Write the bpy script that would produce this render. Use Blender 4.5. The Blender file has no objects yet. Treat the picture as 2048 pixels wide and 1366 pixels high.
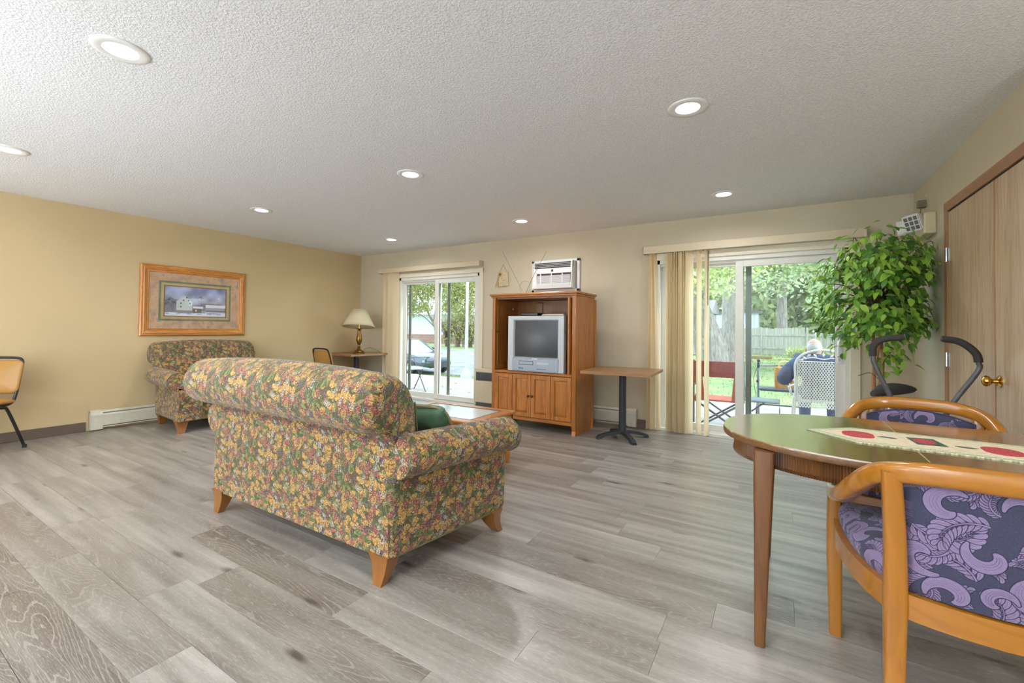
import bpy, bmesh, math, random
import numpy as np
from mathutils import Vector, Matrix
random.seed(7)
PI = math.pi
SC = bpy.context.scene
COL = SC.collection

# ------------------------------------------------------------------ camera, sky, sun, big lights, exposure
def set_camera():
    f, yaw, pit, rol = 874.742, -.5493, .0157, .0111
    cy, sy, cp, sp, cr, sr = math.cos(yaw), math.sin(yaw), math.cos(pit), math.sin(pit), math.cos(rol), math.sin(rol)
    fwd = Vector((sy*cp, cy*cp, sp)); right = Vector((cy, -sy, 0)); up = right.cross(fwd)
    r2 = right*cr + up*sr; u2 = up*cr - right*sr
    cam = bpy.data.cameras.new('camera'); o = bpy.data.objects.new('camera', cam); COL.objects.link(o)
    m = Matrix((r2, u2, -fwd)).transposed().to_4x4(); m.translation = Vector((0, 0, 1.163))
    o.matrix_world = m
    cam.sensor_width = 36; cam.lens = 36*f/2048; cam.shift_y = -(683-644.321)/2048
    cam.clip_start = .02; cam.clip_end = 300
    SC.camera = o
set_camera()
W = bpy.data.worlds.new('world'); SC.world = W; W.use_nodes = True
_b = W.node_tree.nodes['Background']; _b.inputs[0].default_value = (.64, .82, 1, 1); _b.inputs[1].default_value = 4.5
def light(name, kind, loc, energy, color=(1, 1, 1), rot=(0, 0, 0), **kw):
    l = bpy.data.lights.new(name, kind); l.energy = energy; l.color = color
    for k, v in kw.items(): setattr(l, k, v)
    o = bpy.data.objects.new(name, l); COL.objects.link(o); o.location = loc; o.rotation_euler = rot
    return o
_s = light('sun', 'SUN', (0, 0, 20), 3.4, (1, .95, .88), angle=math.radians(1.5))
_s.rotation_euler = Vector((-.80, -.16, -.62)).to_track_quat('-Z', 'Y').to_euler()
# added fill light behind the camera, aimed up and back at the pale rear wall and ceiling
light('rear_fill', 'AREA', (-1.9, -1.15, 1.55), 330, (.80, .90, 1), (math.radians(-125), 0, 0), shape='RECTANGLE', size=4.5, size_y=.9)
for x, y in ((-5.4, -1.3), (-3.0, -1.0), (1.9, -.8)):   # added fill lights out of view that brighten the ceiling
    light('ceiling_fill', 'AREA', (x, y, .9), 38, (.90, .95, 1), (math.radians(180-28), 0, 0), shape='DISK', size=.5)
for px, w in ((-4.64, 1.6), (-.34, 1.7)):       # portals in the glazed doors: they only guide sampling of the sky
    p = light('sky_portal', 'AREA', (px, 5.42, 1.02), 1, rot=(math.radians(-90), 0, 0), shape='RECTANGLE', size=w, size_y=1.95)
    p.data.cycles.is_portal = True
SC.view_settings.view_transform = 'Standard'; SC.view_settings.look = 'None'
SC.view_settings.gamma = 1; SC.view_settings.use_curve_mapping = False
SC.view_settings.exposure = 0.12
SC.cycles.use_denoising = True
SC.cycles.max_bounces = 8; SC.cycles.diffuse_bounces = 5; SC.cycles.transparent_max_bounces = 24
SC.cycles.sample_clamp_indirect = 6; SC.cycles.caustics_reflective = False; SC.cycles.caustics_refractive = False

# ------------------------------------------------------------------ helpers: colour, nodes, materials
def L(r, g, b):
    f = lambda c: ((c/255+.055)/1.055)**2.4 if c/255 > .04045 else c/255/12.92
    return (f(r), f(g), f(b), 1)
class T:
    def __init__(s, name):
        s.m = bpy.data.materials.new(name); s.m.use_nodes = True; s.t = s.m.node_tree
        s.p = s.t.nodes['Principled BSDF']; s.out = s.t.nodes['Material Output']
    def n(s, typ, ins=None, **kw):
        x = s.t.nodes.new('ShaderNode'+typ)
        for k, v in kw.items(): setattr(x, k, v)
        for k, v in (ins or {}).items(): s.set(x.inputs[k], v)
        return x
    def set(s, sock, v):
        if hasattr(v, 'is_linked') or isinstance(v, bpy.types.NodeSocket): s.t.links.new(v, sock)
        else: sock.default_value = v
    def P(s, **kw):
        names = dict(color='Base Color', rough='Roughness', metal='Metallic', normal='Normal', coat='Coat Weight', coatr='Coat Roughness', sheen='Sheen Weight', spec='Specular IOR Level', emit='Emission Color', es='Emission Strength', trans='Transmission Weight', ior='IOR', alpha='Alpha')
        for k, v in kw.items(): s.set(s.p.inputs[names[k]], v)
        return s.m
    def math(s, op, a, b=0.0, c=None):
        x = s.n('Math', {0: a, 1: b}, operation=op)
        if c is not None: s.set(x.inputs[2], c)
        return x.outputs[0]
    def mix(s, f, a, b, bt='MIX'):
        x = s.n('Mix', data_type='RGBA', blend_type=bt)
        s.set(x.inputs[0], f); s.set(x.inputs[6], a); s.set(x.inputs[7], b); return x.outputs[2]
    def ramp(s, f, stops):
        x = s.n('ValToRGB', {0: f}); e = x.color_ramp.elements
        while len(e) < len(stops): e.new(.5)
        for i, (p, c) in enumerate(stops): e[i].position = p; e[i].color = c
        return x.outputs[0]
    def co(s, scale=(1, 1, 1), kind='Object', off=None):
        c = s.n('TexCoord').outputs[kind]
        if off is not None: c = s.n('VectorMath', {0: c, 1: off}, operation='ADD').outputs[0]
        return s.n('Mapping', {'Vector': c, 'Scale': scale}).outputs[0]
    def noise(s, v, scale=1., detail=3., rough=.5, dist=0.):
        return s.n('TexNoise', {'Vector': v, 'Scale': scale, 'Detail': detail, 'Roughness': rough, 'Distortion': dist}).outputs[0]
    def bump(s, h, strength=.2, dist=.002):
        return s.n('Bump', {'Height': h, 'Strength': strength, 'Distance': dist}).outputs[0]
def flat(name, rgb, rough=.5, metal=0., var=.06, nscale=30., bump=0., **kw):
    t = T(name); c = L(*rgb)
    n = t.noise(t.co((1, 1, 1)), nscale, 3)
    d = tuple(x*(1-var*2) for x in c[:3])+(1,); l = tuple(min(1, x*(1+var*2)) for x in c[:3])+(1,)
    t.P(color=t.ramp(n, [(.3, d), (.7, l)]), rough=rough, metal=metal, **kw)
    if bump: t.P(normal=t.bump(n, bump, .002))
    return t.m
def wood(name, dark, mid, light_, axis=2, rough=.38, coat=.15, scale=1., lines=.5, bump=.08):
    t = T(name); s = [14*scale]*3; s[axis] = .9*scale
    rnd = t.n('ObjectInfo').outputs['Random']
    off = t.n('CombineXYZ', {0: t.math('MULTIPLY', rnd, 7.3), 1: t.math('MULTIPLY', rnd, 3.1), 2: t.math('MULTIPLY', rnd, 5.7)}).outputs[0]
    v = t.co(tuple(s), off=off)
    big = t.noise(v, 1., 4, .55, 1.2)
    s2 = [160*scale]*3; s2[axis] = 3*scale
    fine = t.noise(t.co(tuple(s2), off=off), 1., 3, .6)
    band = t.math('FRACT', t.math('MULTIPLY', big, 7.0))
    ln = t.math('POWER', t.math('ABSOLUTE', t.math('SUBTRACT', band, .5)), 2.)
    c = t.ramp(big, [(.25, L(*mid)), (.6, L(*light_))])
    c = t.mix(t.math('MULTIPLY', ln, lines*3.2), c, L(*dark))
    c = t.mix(t.math('MULTIPLY', t.math('GREATER_THAN', fine, .6), .35*lines), c, L(*dark))
    if coat > .8: t.p.inputs['Coat IOR'].default_value = 1.75
    t.P(color=c, rough=rough, coat=coat, coatr=.13 if coat > .8 else .2, normal=t.bump(fine, bump, .001))
    return t.m
def image_mat(name, img, scale, rough=.85, weave=700, **kw):
    t = T(name); v = t.co((scale,)*3)
    im = t.n('TexImage', {'Vector': v}, image=img, projection='BOX', projection_blend=.25)
    w = t.noise(t.co((1, 1, 1)), weave, 1)
    c = t.mix(.22, im.outputs[0], t.ramp(w, [(.3, (.05, .05, .05, 1)), (.7, (.9, .9, .9, 1))]), 'OVERLAY')
    t.P(color=c, rough=rough, sheen=.15, spec=.2, normal=t.bump(w, .25, .001), **kw)
    return t.m

# ------------------------------------------------------------------ painted cloth patterns (arrays drawn here, no files)
def make_image(name, a):
    h, w = a.shape[:2]
    im = bpy.data.images.new(name, w, h)
    px = np.ones((h, w, 4), np.float32); px[..., :3] = np.clip(a, 0, 255)/255.
    im.pixels.foreach_set(px.ravel()); im.pack(); return im
class Paint:
    def __init__(s, w, h, bg):
        s.w, s.h = w, h; s.a = np.empty((h, w, 3), np.float32); s.a[:] = bg
    def ell(s, x, y, rx, ry, ang, col, op=1., jag=0.):
        R = int(max(rx, ry)+2); xi, yi = int(x), int(y)
        gx = np.arange(xi-R, xi+R+1); gy = np.arange(yi-R, yi+R+1)
        X, Y = np.meshgrid(gx-x, gy-y); c, n = math.cos(ang), math.sin(ang)
        u = (X*c+Y*n)/rx; v = (-X*n+Y*c)/ry
        d = np.sqrt(u*u+v*v); m = np.clip((1-d)*min(rx, ry)+.5, 0, 1)*op
        iy = (gy % s.h)[:, None]; ix = (gx % s.w)[None, :]
        s.a[iy, ix] = s.a[iy, ix]*(1-m[..., None])+np.array(col)*m[..., None]
    def leaf(s, x, y, ln, wd, ang, col, edge, vein):
        R = int(ln+3); xi, yi = int(x), int(y)
        gx = np.arange(xi-R, xi+R+1); gy = np.arange(yi-R, yi+R+1)
        X, Y = np.meshgrid(gx-x, gy-y); c, n = math.cos(ang), math.sin(ang)
        u = (X*c+Y*n)/ln; v = (-X*n+Y*c)
        half = wd*np.clip(1-u*u, 0, 1)**.8*(1+.25*u)
        ins = (np.abs(u) < 1)
        iy = (gy % s.h)[:, None]; ix = (gx % s.w)[None, :]
        for mm, cc in ((np.clip(half+1.6-np.abs(v), 0, 1)*ins, edge), (np.clip(half-np.abs(v), 0, 1)*ins, col), (np.clip(.9-np.abs(v), 0, 1)*ins*(half > 1), vein)):
            s.a[iy, ix] = s.a[iy, ix]*(1-mm[..., None])+np.array(cc)*mm[..., None]
def floral_image():
    r = random.Random(3); N = 768; p = Paint(N, N, (104, 94, 62))
    fl = [[(222, 172, 78), (236, 194, 112), (196, 142, 58), (240, 205, 140)], [(222, 172, 78), (226, 180, 96), (206, 150, 66), (245, 214, 150)], [(190, 112, 104), (160, 84, 92), (222, 164, 146), (140, 70, 84)], [(200, 124, 106), (168, 92, 92), (230, 180, 150), (150, 80, 90)],
          [(206, 202, 192), (160, 162, 164), (232, 226, 210), (112, 112, 128)], [(98, 80, 104), (124, 100, 126), (172, 158, 166), (78, 66, 92)]]
    gr = [(142, 152, 92), (104, 124, 78), (164, 164, 108), (122, 142, 102), (92, 116, 86)]
    items = [('l', 0)]*300+[('f', k) for k in (0, 0, 0, 1, 1, 2, 2, 3, 3, 4, 4, 5)]*27
    r.shuffle(items)
    for k, q in items:
        x, y = r.random()*N, r.random()*N
        if k == 'l':
            g = r.choice(gr); n = 1 if r.random() < .6 else 4
            a0 = r.uniform(0, 6.3)
            for i in range(n):
                a = a0+(i-n/2)*.5; ln = r.uniform(24, 40) if n == 1 else r.uniform(22, 34); wd = r.uniform(10, 17) if n == 1 else r.uniform(3.5, 6)
                p.leaf(x+math.cos(a)*ln*.7*(n > 1), y+math.sin(a)*ln*.7*(n > 1), ln, wd, a, [c*r.uniform(.9, 1.1) for c in g], (48, 54, 40), (186, 190, 132))
        else:
            a = r.uniform(0, 3.2); rx, ry = r.uniform(30, 46), r.uniform(18, 28)
            p.ell(x+3, y-4, rx*1.02, ry*1.05, a, (84, 70, 54), .75)
            for i in range(120):
                t = r.uniform(0, 6.3); d = math.sqrt(r.random())
                u, v = d*math.cos(t)*rx, d*math.sin(t)*ry
                c = r.choice(fl[q]); k2 = r.uniform(.82, 1.12)
                p.ell(x+u*math.cos(a)-v*math.sin(a), y+u*math.sin(a)+v*math.cos(a), r.uniform(2.6, 5.4), r.uniform(2.2, 4.0), r.uniform(0, 3), [z*k2 for z in c])
    g = p.a.mean(axis=2, keepdims=True); p.a = (p.a*.86+g*.14)*np.array((.86, .82, .76))
    return make_image('floral_cloth', p.a)
def damask_image():
    N = 768; bg = np.array((62, 62, 82)); li = np.array((130, 114, 144)); dk = (42, 41, 62); vein = (84, 78, 106)
    p = Paint(N, N, bg); p.a += np.random.RandomState(1).normal(0, 6, (N, N, 1))
    def stroke(pts, col, ex=0.):
        for x, y, w in pts: p.ell(x, y, w+ex, w+ex, 0, col)
    def lobe(x, y, ln, wd, a, curl):             # an acanthus lobe: narrow at the stem, full and curled at the tip
        n = 18; pts = []; px, py, aa = x, y, a
        for i in range(n):
            t = i/(n-1); pts.append((px, py, .8+wd*(t**.75)*(1-t**7)**.5)); aa += curl*t*2/n; px += math.cos(aa)*ln/n; py += math.sin(aa)*ln/n
        stroke(pts, dk, 3.); stroke(pts, li)
        for i in range(2, n-3): p.ell(pts[i][0], pts[i][1], 1.3, 1.3, 0, vein)
    def frond(x, y, a, ln, curl, size, sides=(1, -1)):
        n = 9; path = []; px, py, aa = x, y, a
        for i in range(n+1): path.append((px, py, aa)); aa += curl/n; px += math.cos(aa)*ln/n; py += math.sin(aa)*ln/n
        for i, (px, py, aa) in enumerate(path):
            k = size*(.55+.6*math.sin(PI*min(1, (i+1)/n*.85)))
            for s in sides: lobe(px, py, k, k*.24, aa+s*.85, -s*1.1)
        lobe(px, py, size*.9, size*.22, aa, curl)
        m = 40; px, py, aa = x, y, a; st = []
        for i in range(m): t = i/m; st.append((px, py, 4.6*(1-.6*t))); aa += curl/m; px += math.cos(aa)*ln/m; py += math.sin(aa)*ln/m
        stroke(st, dk, 2.4); stroke(st, li)
    def volute(cx, cy, R, a0, sgn):              # the fat comma-shaped scroll
        n = 52; pts = []
        for i in range(n):
            t = i/(n-1); rr = R*(1-.74*t); a = a0+sgn*t*4.7; pts.append((cx+math.cos(a)*rr, cy+math.sin(a)*rr, R*.34*math.sin(PI*min(1, .05+t*.97))**.8+1, a))
        stroke([q[:3] for q in pts], dk, 4); stroke([q[:3] for q in pts], li)
        for q in (-.5, -.1, .3):
            for x, y, w, a in pts[6:-10]: p.ell(x+math.cos(a)*w*q, y+math.sin(a)*w*q, 1.5, 1.5, 0, vein)
        x, y, w, a = pts[0]; return x, y, a
    rs = random.Random(4)
    for i in range(5):
        for j in range(5): frond(i*154+rs.uniform(0, 120), j*154+rs.uniform(0, 120), rs.uniform(0, 6.3), 100, rs.choice((-1.7, 1.7)), 44)
    for x, y, a, ln, cu, sz in ((70, 40, .9, 250, 1.7, 84), (430, 60, 2.5, 230, -1.7, 80), (230, 330, -.5, 260, 1.9, 86), (660, 330, 1.9, 240, 1.8, 82), (40, 520, .3, 240, -1.8, 82), (430, 540, -.8, 250, 1.8, 84), (700, 620, 2.9, 230, 1.6, 78), (280, 740, 1.2, 210, -1.8, 74), (690, 80, .3, 200, 1.9, 70), (360, 250, 2.0, 160, 1.6, 58), (560, 440, 4.2, 170, -1.6, 60), (150, 640, 5.2, 160, 1.6, 58)):
        frond(x, y, a, ln, cu, sz)
    for x, y, R, a, s in ((310, 150, 96, .6, 1), (570, 200, 92, 3.4, -1), (110, 300, 94, 1.8, 1), (470, 380, 96, 5.3, -1), (700, 470, 88, 2.6, 1), (230, 560, 96, 4.2, -1), (560, 680, 94, .9, 1), (60, 720, 80, 3.2, -1), (740, 240, 70, .2, 1)): volute(x, y, R, a, s)
    return make_image('damask_cloth', p.a)
def barn_image():
    W_, H_ = 640, 320; yy, xx = np.mgrid[0:H_, 0:W_]; a = np.zeros((H_, W_, 3), np.float32); rs = np.random.RandomState(5)
    v = yy/H_                                  # row 0 is the bottom
    sky = np.array((182, 182, 196)); top = np.array((148, 162, 204)); a[:] = sky
    k = np.clip((v-.35)/.65, 0, 1)[..., None]; a = a*(1-k)+top*k
    def cloud(n, amp):
        g = rs.rand(n, 2*n); g = np.kron(g, np.ones((H_//n+1, W_//(2*n)+1)))[:H_, :W_]
        for _ in range(12): g = (g+np.roll(g, 9, 0)+np.roll(g, -9, 0)+np.roll(g, 9, 1)+np.roll(g, -9, 1))/5
        return (g-.5)[..., None]*amp
    a += cloud(6, 90)
    hill = (v < .44+.03*np.sin(xx/60.)); a[hill] = a[hill]*.5+np.array((104, 98, 104))*.5
    def rect(x0, x1, y0, y1, c): a[int(y0*H_):int(y1*H_), int(x0*W_):int(x1*W_)] = c
    def tree(x, y, h, ang, w, d):
        if d == 0 or h < 3: return
        n = max(3, int(h))
        for i in range(n):
            px, py = x+math.cos(ang)*i, y+math.sin(ang)*i; ww = max(1, int(w*(1-.4*i/n)))
            a[max(0, int(py)):int(py)+ww, max(0, int(px)):int(px)+ww] = (62, 60, 66)
        for s in (-.5, .35, -.15, .7): tree(px, py, h*random.Random(int(px*7+py+s*10)).uniform(.5, .75), ang+s, w*.55, d-1)
    tree(80, 50, 58, 1.75, 4, 5); tree(112, 50, 52, 1.25, 3, 5); tree(340, 116, 50, 1.5, 4, 4)
    rect(.18, .43, .17, .50, (206, 212, 212)); rect(.18, .43, .11, .20, (150, 148, 148))
    for i in range(80):
        t = i/80; hw = .125*(1-t); y = int((.50+.19*t)*H_); a[y:y+2, int((.305-hw)*W_):int((.305+hw)*W_)] = (206, 212, 212)
    for x, y in ((.24, .42), (.24, .30), (.28, .52), (.36, .52), (.38, .42), (.33, .62)): rect(x, x+.022, y, y+.045, (72, 78, 92))
    rect(.44, .58, .11, .29, (120, 112, 110)); rect(.44, .61, .28, .35, (232, 236, 242)); rect(.48, .505, .17, .24, (232, 214, 170))
    rect(.58, .68, .11, .20, (160, 170, 182))
    rect(.65, .98, .14, .33, (170, 172, 184)); rect(.65, 1, .32, .42, (236, 240, 246)); rect(.66, .98, .19, .22, (110, 104, 112)); rect(.64, 1, .12, .15, (220, 226, 236))
    sn = v < .11+.015*np.sin(xx/45.); a[sn] = (226, 234, 246); b = (v > .06) & (v < .10); a[b & (np.sin(xx/17.) > .2)] = (168, 190, 224)
    for x in range(30, 620, 34): a[30:44, x:x+2] = (80, 78, 84)
    a[(xx-560)**2+(yy-212)**2 < 70] = (244, 244, 240)
    return make_image('winter_barn', a+rs.normal(0, 3, a.shape))

# ------------------------------------------------------------------ helpers: meshes and objects
class MB:
    def __init__(s): s.v = []; s.f = []; s.mi = []
    def add(s, vs, fs, mi=0):
        o = len(s.v); s.v += [tuple(x) for x in vs]; s.f += [tuple(i+o for i in f) for f in fs]; s.mi += [mi]*len(fs); return s
    def bx(s, x0, x1, y0, y1, z0, z1, b=0., M=None, mi=0):
        cx, cy, cz = (x0+x1)/2, (y0+y1)/2, (z0+z1)/2; hx, hy, hz = abs(x1-x0)/2, abs(y1-y0)/2, abs(z1-z0)/2
        b = min(b, hx*.9, hy*.9, hz*.9); V = []; F = []
        sg = [(i, j, k) for i in (-1, 1) for j in (-1, 1) for k in (-1, 1)]
        if b <= 0:
            V = [(i*hx, j*hy, k*hz) for i, j, k in sg]; F = [(0, 1, 3, 2), (4, 6, 7, 5), (0, 4, 5, 1), (2, 3, 7, 6), (0, 2, 6, 4), (1, 5, 7, 3)]
        else:
            for i, j, k in sg: V += [(i*hx, j*(hy-b), k*(hz-b)), (i*(hx-b), j*hy, k*(hz-b)), (i*(hx-b), j*(hy-b), k*hz)]
            ix = lambda i, j, k, a: 3*((i > 0)*4+(j > 0)*2+(k > 0))+a
            q = ((-1, -1), (1, -1), (1, 1), (-1, 1))
            for i in (-1, 1):
                F.append([ix(i, a, c, 0) for a, c in q]); F.append([ix(a, i, c, 1) for a, c in q]); F.append([ix(a, c, i, 2) for a, c in q])
            for i in (-1, 1):
                for j in (-1, 1):
                    F.append([ix(i, j, -1, 0), ix(i, j, 1, 0), ix(i, j, 1, 1), ix(i, j, -1, 1)])
                    F.append([ix(-1, i, j, 1), ix(1, i, j, 1), ix(1, i, j, 2), ix(-1, i, j, 2)])
                    F.append([ix(i, -1, j, 0), ix(i, 1, j, 0), ix(i, 1, j, 2), ix(i, -1, j, 2)])
                    for k in (-1, 1): F.append([ix(i, j, k, a) for a in range(3)])
        V = [Vector((x+cx, y+cy, z+cz)) for x, y, z in V]
        if M is not None: V = [M @ v for v in V]
        return s.add(V, F, mi)
    def loft(s, rings, closed=True, cap=True, loop=False, mi=0):
        n = len(rings[0]); V = [p for r in rings for p in r]; F = []
        R = len(rings)
        for i in range(R if loop else R-1):
            for j in range(n if closed else n-1):
                a, b = i*n+j, i*n+(j+1) % n; c, d = ((i+1) % R)*n+(j+1) % n, ((i+1) % R)*n+j
                F.append((a, b, c, d))
        if cap and not loop and closed: F.append(tuple(range(n))[::-1]); F.append(tuple((R-1)*n+j for j in range(n)))
        return s.add(V, F, mi)
    def tube(s, path, r, seg=8, flat=1., up=None, loop=False, cap=True, mi=0):
        P = [Vector(p) for p in path]; n = len(P); rr = r if isinstance(r, (list, tuple)) else [r]*n
        rings = []; N = None
        for i in range(n):
            a = P[(i-1) % n] if (i > 0 or loop) else P[0]; b = P[(i+1) % n] if (i < n-1 or loop) else P[-1]
            t = (b-a).normalized()
            if up is not None: u = Vector(up)-t*t.dot(Vector(up)); u.normalize()
            elif N is None:
                u = t.orthogonal().normalized()
            else: u = (N-t*t.dot(N)).normalized()
            N = u; w = t.cross(u)
            rings.append([P[i]+(u*math.cos(k*2*PI/seg)*flat+w*math.sin(k*2*PI/seg))*rr[i] for k in range(seg)])
        return s.loft(rings, loop=loop, cap=cap, mi=mi)
    def lathe(s, prof, seg=16, c=(0, 0, 0), mi=0):
        c = Vector(c); return s.loft([[c+Vector((r*math.cos(k*2*PI/seg), r*math.sin(k*2*PI/seg), z)) for k in range(seg)] for r, z in prof], mi=mi)
    def prism(s, poly, d0, d1, axis=1, mi=0):
        f = {0: lambda p, d: (d, p[0], p[1]), 1: lambda p, d: (p[0], d, p[1]), 2: lambda p, d: (p[0], p[1], d)}[axis]
        return s.loft([[Vector(f(p, d0)) for p in poly], [Vector(f(p, d1)) for p in poly]], mi=mi)
    def xf(s, M): s.v = [tuple(M @ Vector(v)) for v in s.v]; return s
    def mesh(s, name, mats, smooth=35, fix=True):
        me = bpy.data.meshes.new(name); me.from_pydata(s.v, [], s.f); 
        for m in (mats if isinstance(mats, (list, tuple)) else [mats]): me.materials.append(m)
        if any(s.mi): me.polygons.foreach_set('material_index', s.mi)
        if fix:
            b = bmesh.new(); b.from_mesh(me); bmesh.ops.recalc_face_normals(b, faces=b.faces); b.to_mesh(me); b.free()
        if smooth:
            me.polygons.foreach_set('use_smooth', [True]*len(me.polygons)); me.set_sharp_from_angle(angle=math.radians(smooth))
        me.update(); return me
def put(name, me, parent=None, loc=None, rot=None, label=None, kind=None):
    o = bpy.data.objects.new(name, me); COL.objects.link(o)
    if parent is not None: o.parent = parent
    if loc is not None: o.location = loc
    if rot is not None: o.rotation_euler = rot
    if label: o['label'] = label
    if kind: o['kind'] = kind
    return o
def obj(name, mb, mat, parent=None, smooth=35, **kw):
    return put(name, mb.mesh(name, mat, smooth), parent, **kw)
def tag(o, label, cat, group=None):
    o['label'] = label; o['category'] = cat
    if group: o['group'] = group
    return o
def thing(name, label, cat, loc=(0, 0, 0), rotz=0., group=None):
    o = bpy.data.objects.new(name, None); COL.objects.link(o); o.empty_display_size = .1
    o.location = loc; o.rotation_euler = (0, 0, rotz); return tag(o, label, cat, group)
def struct(name, mb, mat, parent=None, smooth=35, **kw):
    o = obj(name, mb, mat, parent, smooth, **kw)
    if parent is None: o['kind'] = 'structure'
    return o
def sempty(name):
    o = bpy.data.objects.new(name, None); COL.objects.link(o); o['kind'] = 'structure'; return o
def copy_tree(o, parent=None):
    c = o.copy(); COL.objects.link(c)
    if parent is not None: c.parent = parent
    for ch in list(o.children): copy_tree(ch, c)
    return c
def bez(p, n=8):                        # Catmull-Rom through points
    P = [Vector(q) for q in p]; P = [P[0]*2-P[1]]+P+[P[-1]*2-P[-2]]; out = []
    for i in range(1, len(P)-2):
        a, b, c, d = P[i-1:i+3]
        for k in range(n):
            t = k/n; out.append(.5*((2*b)+(c-a)*t+(2*a-5*b+4*c-d)*t*t+(3*b-a-3*c+d)*t**3))
    out.append(P[-2]); return out
def rrect(hx, hy, r, n=4):
    out = []
    for cx, cy, a0 in ((hx-r, hy-r, 0), (-hx+r, hy-r, 90), (-hx+r, -hy+r, 180), (hx-r, -hy+r, 270)):
        for k in range(n+1): a = math.radians(a0+90*k/n); out.append((cx+r*math.cos(a), cy+r*math.sin(a)))
    return out
def cushion(mb, hx, hy, z0, z1, r=.05, puff=.02, n=4):    # soft rounded pad
    rings = []; h = (z1-z0)/2
    for zz, ins in ((0, r*.9), (.12, r*.35), (.3, r*.08), (.5, 0), (.7, r*.08), (.88, r*.35), (1, r*.9)):
        rings.append([Vector((x, y, z0+(z1-z0)*zz)) for x, y in rrect(hx-ins, hy-ins, max(.01, r-ins*.4), n)])
    top = [Vector((x*.55, y*.55, z1+puff)) for x, y in rrect(hx-r*.9, hy-r*.9, max(.01, r*.6), n)]
    bot = [Vector((x*.55, y*.55, z0-puff*.2)) for x, y in rrect(hx-r*.9, hy-r*.9, max(.01, r*.6), n)]
    return mb.loft([bot]+rings+[top])

# ------------------------------------------------------------------ materials
def wall_mat(name, rgb):
    t = T(name); v = t.co((1, 1, 1)); n = t.noise(v, 95, 3, .5); b = t.noise(v, 1.1, 2)
    c = L(*rgb)
    t.P(color=t.ramp(b, [(.3, tuple(x*.95 for x in c[:3])+(1,)), (.7, tuple(x*1.03 for x in c[:3])+(1,))]), rough=.75, spec=.25, normal=t.bump(n, .16, .004))
    return t.m
M_WALL_L = wall_mat('paint_yellow_tan', (206, 183, 141)); M_WALL = wall_mat('paint_tan', (200, 188, 162))
def ceil_mat():
    t = T('ceiling_texture'); v = t.co((1, 1, 1)); n = t.noise(v, 95, 3, .55, .4); n2 = t.noise(v, 220, 2)
    h = t.math('ADD', t.math('SMOOTHSTEP' if False else 'MULTIPLY', n, 1.), t.math('MULTIPLY', n2, .25))
    c = t.ramp(n, [(.36, L(228, 229, 230)), (.62, L(244, 245, 246))])
    t.P(color=c, rough=.8, spec=.2, normal=t.bump(h, .8, .010)); return t.m
M_CEIL = ceil_mat()
def plank_mat():
    t = T('floor_vinyl_plank'); oi = t.n('ObjectInfo'); rnd = oi.outputs['Random']
    tone = t.n('SeparateColor', {0: oi.outputs['Color']}).outputs[0]
    off = t.n('CombineXYZ', {0: t.math('MULTIPLY', rnd, 37.), 1: t.math('MULTIPLY', rnd, 91.), 2: 0.}).outputs[0]
    tc = t.n('VectorMath', {0: t.n('TexCoord').outputs['Object'], 1: off}, operation='ADD').outputs[0]
    mp = lambda sx, sy: t.n('Mapping', {'Vector': tc, 'Scale': (sx, sy, 1)}).outputs[0]
    blot = t.noise(mp(1.3, 6), 1., 4, .6, .6)
    dark = t.math('MULTIPLY_ADD', blot, 1.9, t.math('MULTIPLY_ADD', tone, 1.0, -1.06)); dark = t.math('MINIMUM', t.math('MAXIMUM', dark, 0.), 1.)
    swirl = t.noise(mp(.55, 5.0), 1., 2, .45, .4)
    ring = t.math('FRACT', t.math('MULTIPLY', t.math('ADD', swirl, t.math('MULTIPLY', t.noise(mp(14, 60), 1., 2), .016)), 46.))
    ring = t.math('LESS_THAN', t.math('ABSOLUTE', t.math('SUBTRACT', ring, .5)), .10)
    fine = t.noise(mp(5, 170), 1., 4, .65)
    fine2 = t.noise(mp(30, 400), 1., 2, .6)
    base = t.ramp(t.noise(mp(.9, 14), 1., 3), [(.3, L(120, 114, 106)), (.52, L(153, 146, 137)), (.75, L(180, 173, 164))])
    dk = t.ramp(fine, [(.35, L(84, 74, 66)), (.65, L(118, 106, 96))])
    c = t.mix(t.math('MULTIPLY', dark, .92), base, dk)
    c = t.mix(t.math('MULTIPLY', ring, t.math('MULTIPLY_ADD', dark, .36, .02)), c, L(188, 181, 172))
    c = t.mix(t.math('MULTIPLY', t.math('GREATER_THAN', fine, .575), .28), c, L(118, 104, 92))
    c = t.mix(t.math('MULTIPLY', t.math('GREATER_THAN', fine2, .60), .20), c, L(226, 220, 208))
    vor = t.n('TexVoronoi', {'Vector': mp(1.7, 6.0), 'Scale': 1., 'Randomness': 1.})
    kd = t.math('ADD', vor.outputs['Distance'], t.math('MULTIPLY', t.noise(mp(24, 60), 1., 2), .10))
    c = t.mix(t.n('MapRange', {0: kd, 1: .085, 2: .19, 3: .9, 4: 0.}).outputs[0], c, L(72, 62, 56))
    t.P(color=c, rough=t.math('MULTIPLY_ADD', fine, .06, .26), spec=.6, normal=t.bump(fine, .06, .0008)); return t.m
M_PLANK = plank_mat()
M_OAK = wood('oak_golden', (98, 48, 12), (162, 94, 34), (190, 122, 54), 2, lines=.6)
M_OAKX = wood('oak_golden_rail', (98, 48, 12), (162, 94, 34), (190, 122, 54), 0, lines=.6)
M_OAKY = wood('oak_golden_deep', (98, 48, 12), (162, 94, 34), (190, 122, 54), 1, lines=.6)
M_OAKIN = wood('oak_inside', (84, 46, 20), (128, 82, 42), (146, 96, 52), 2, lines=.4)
M_HONEY = wood('maple_honey', (104, 60, 14), (146, 90, 20), (168, 108, 28), 2, rough=.22, coat=.5, lines=.15)
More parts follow.
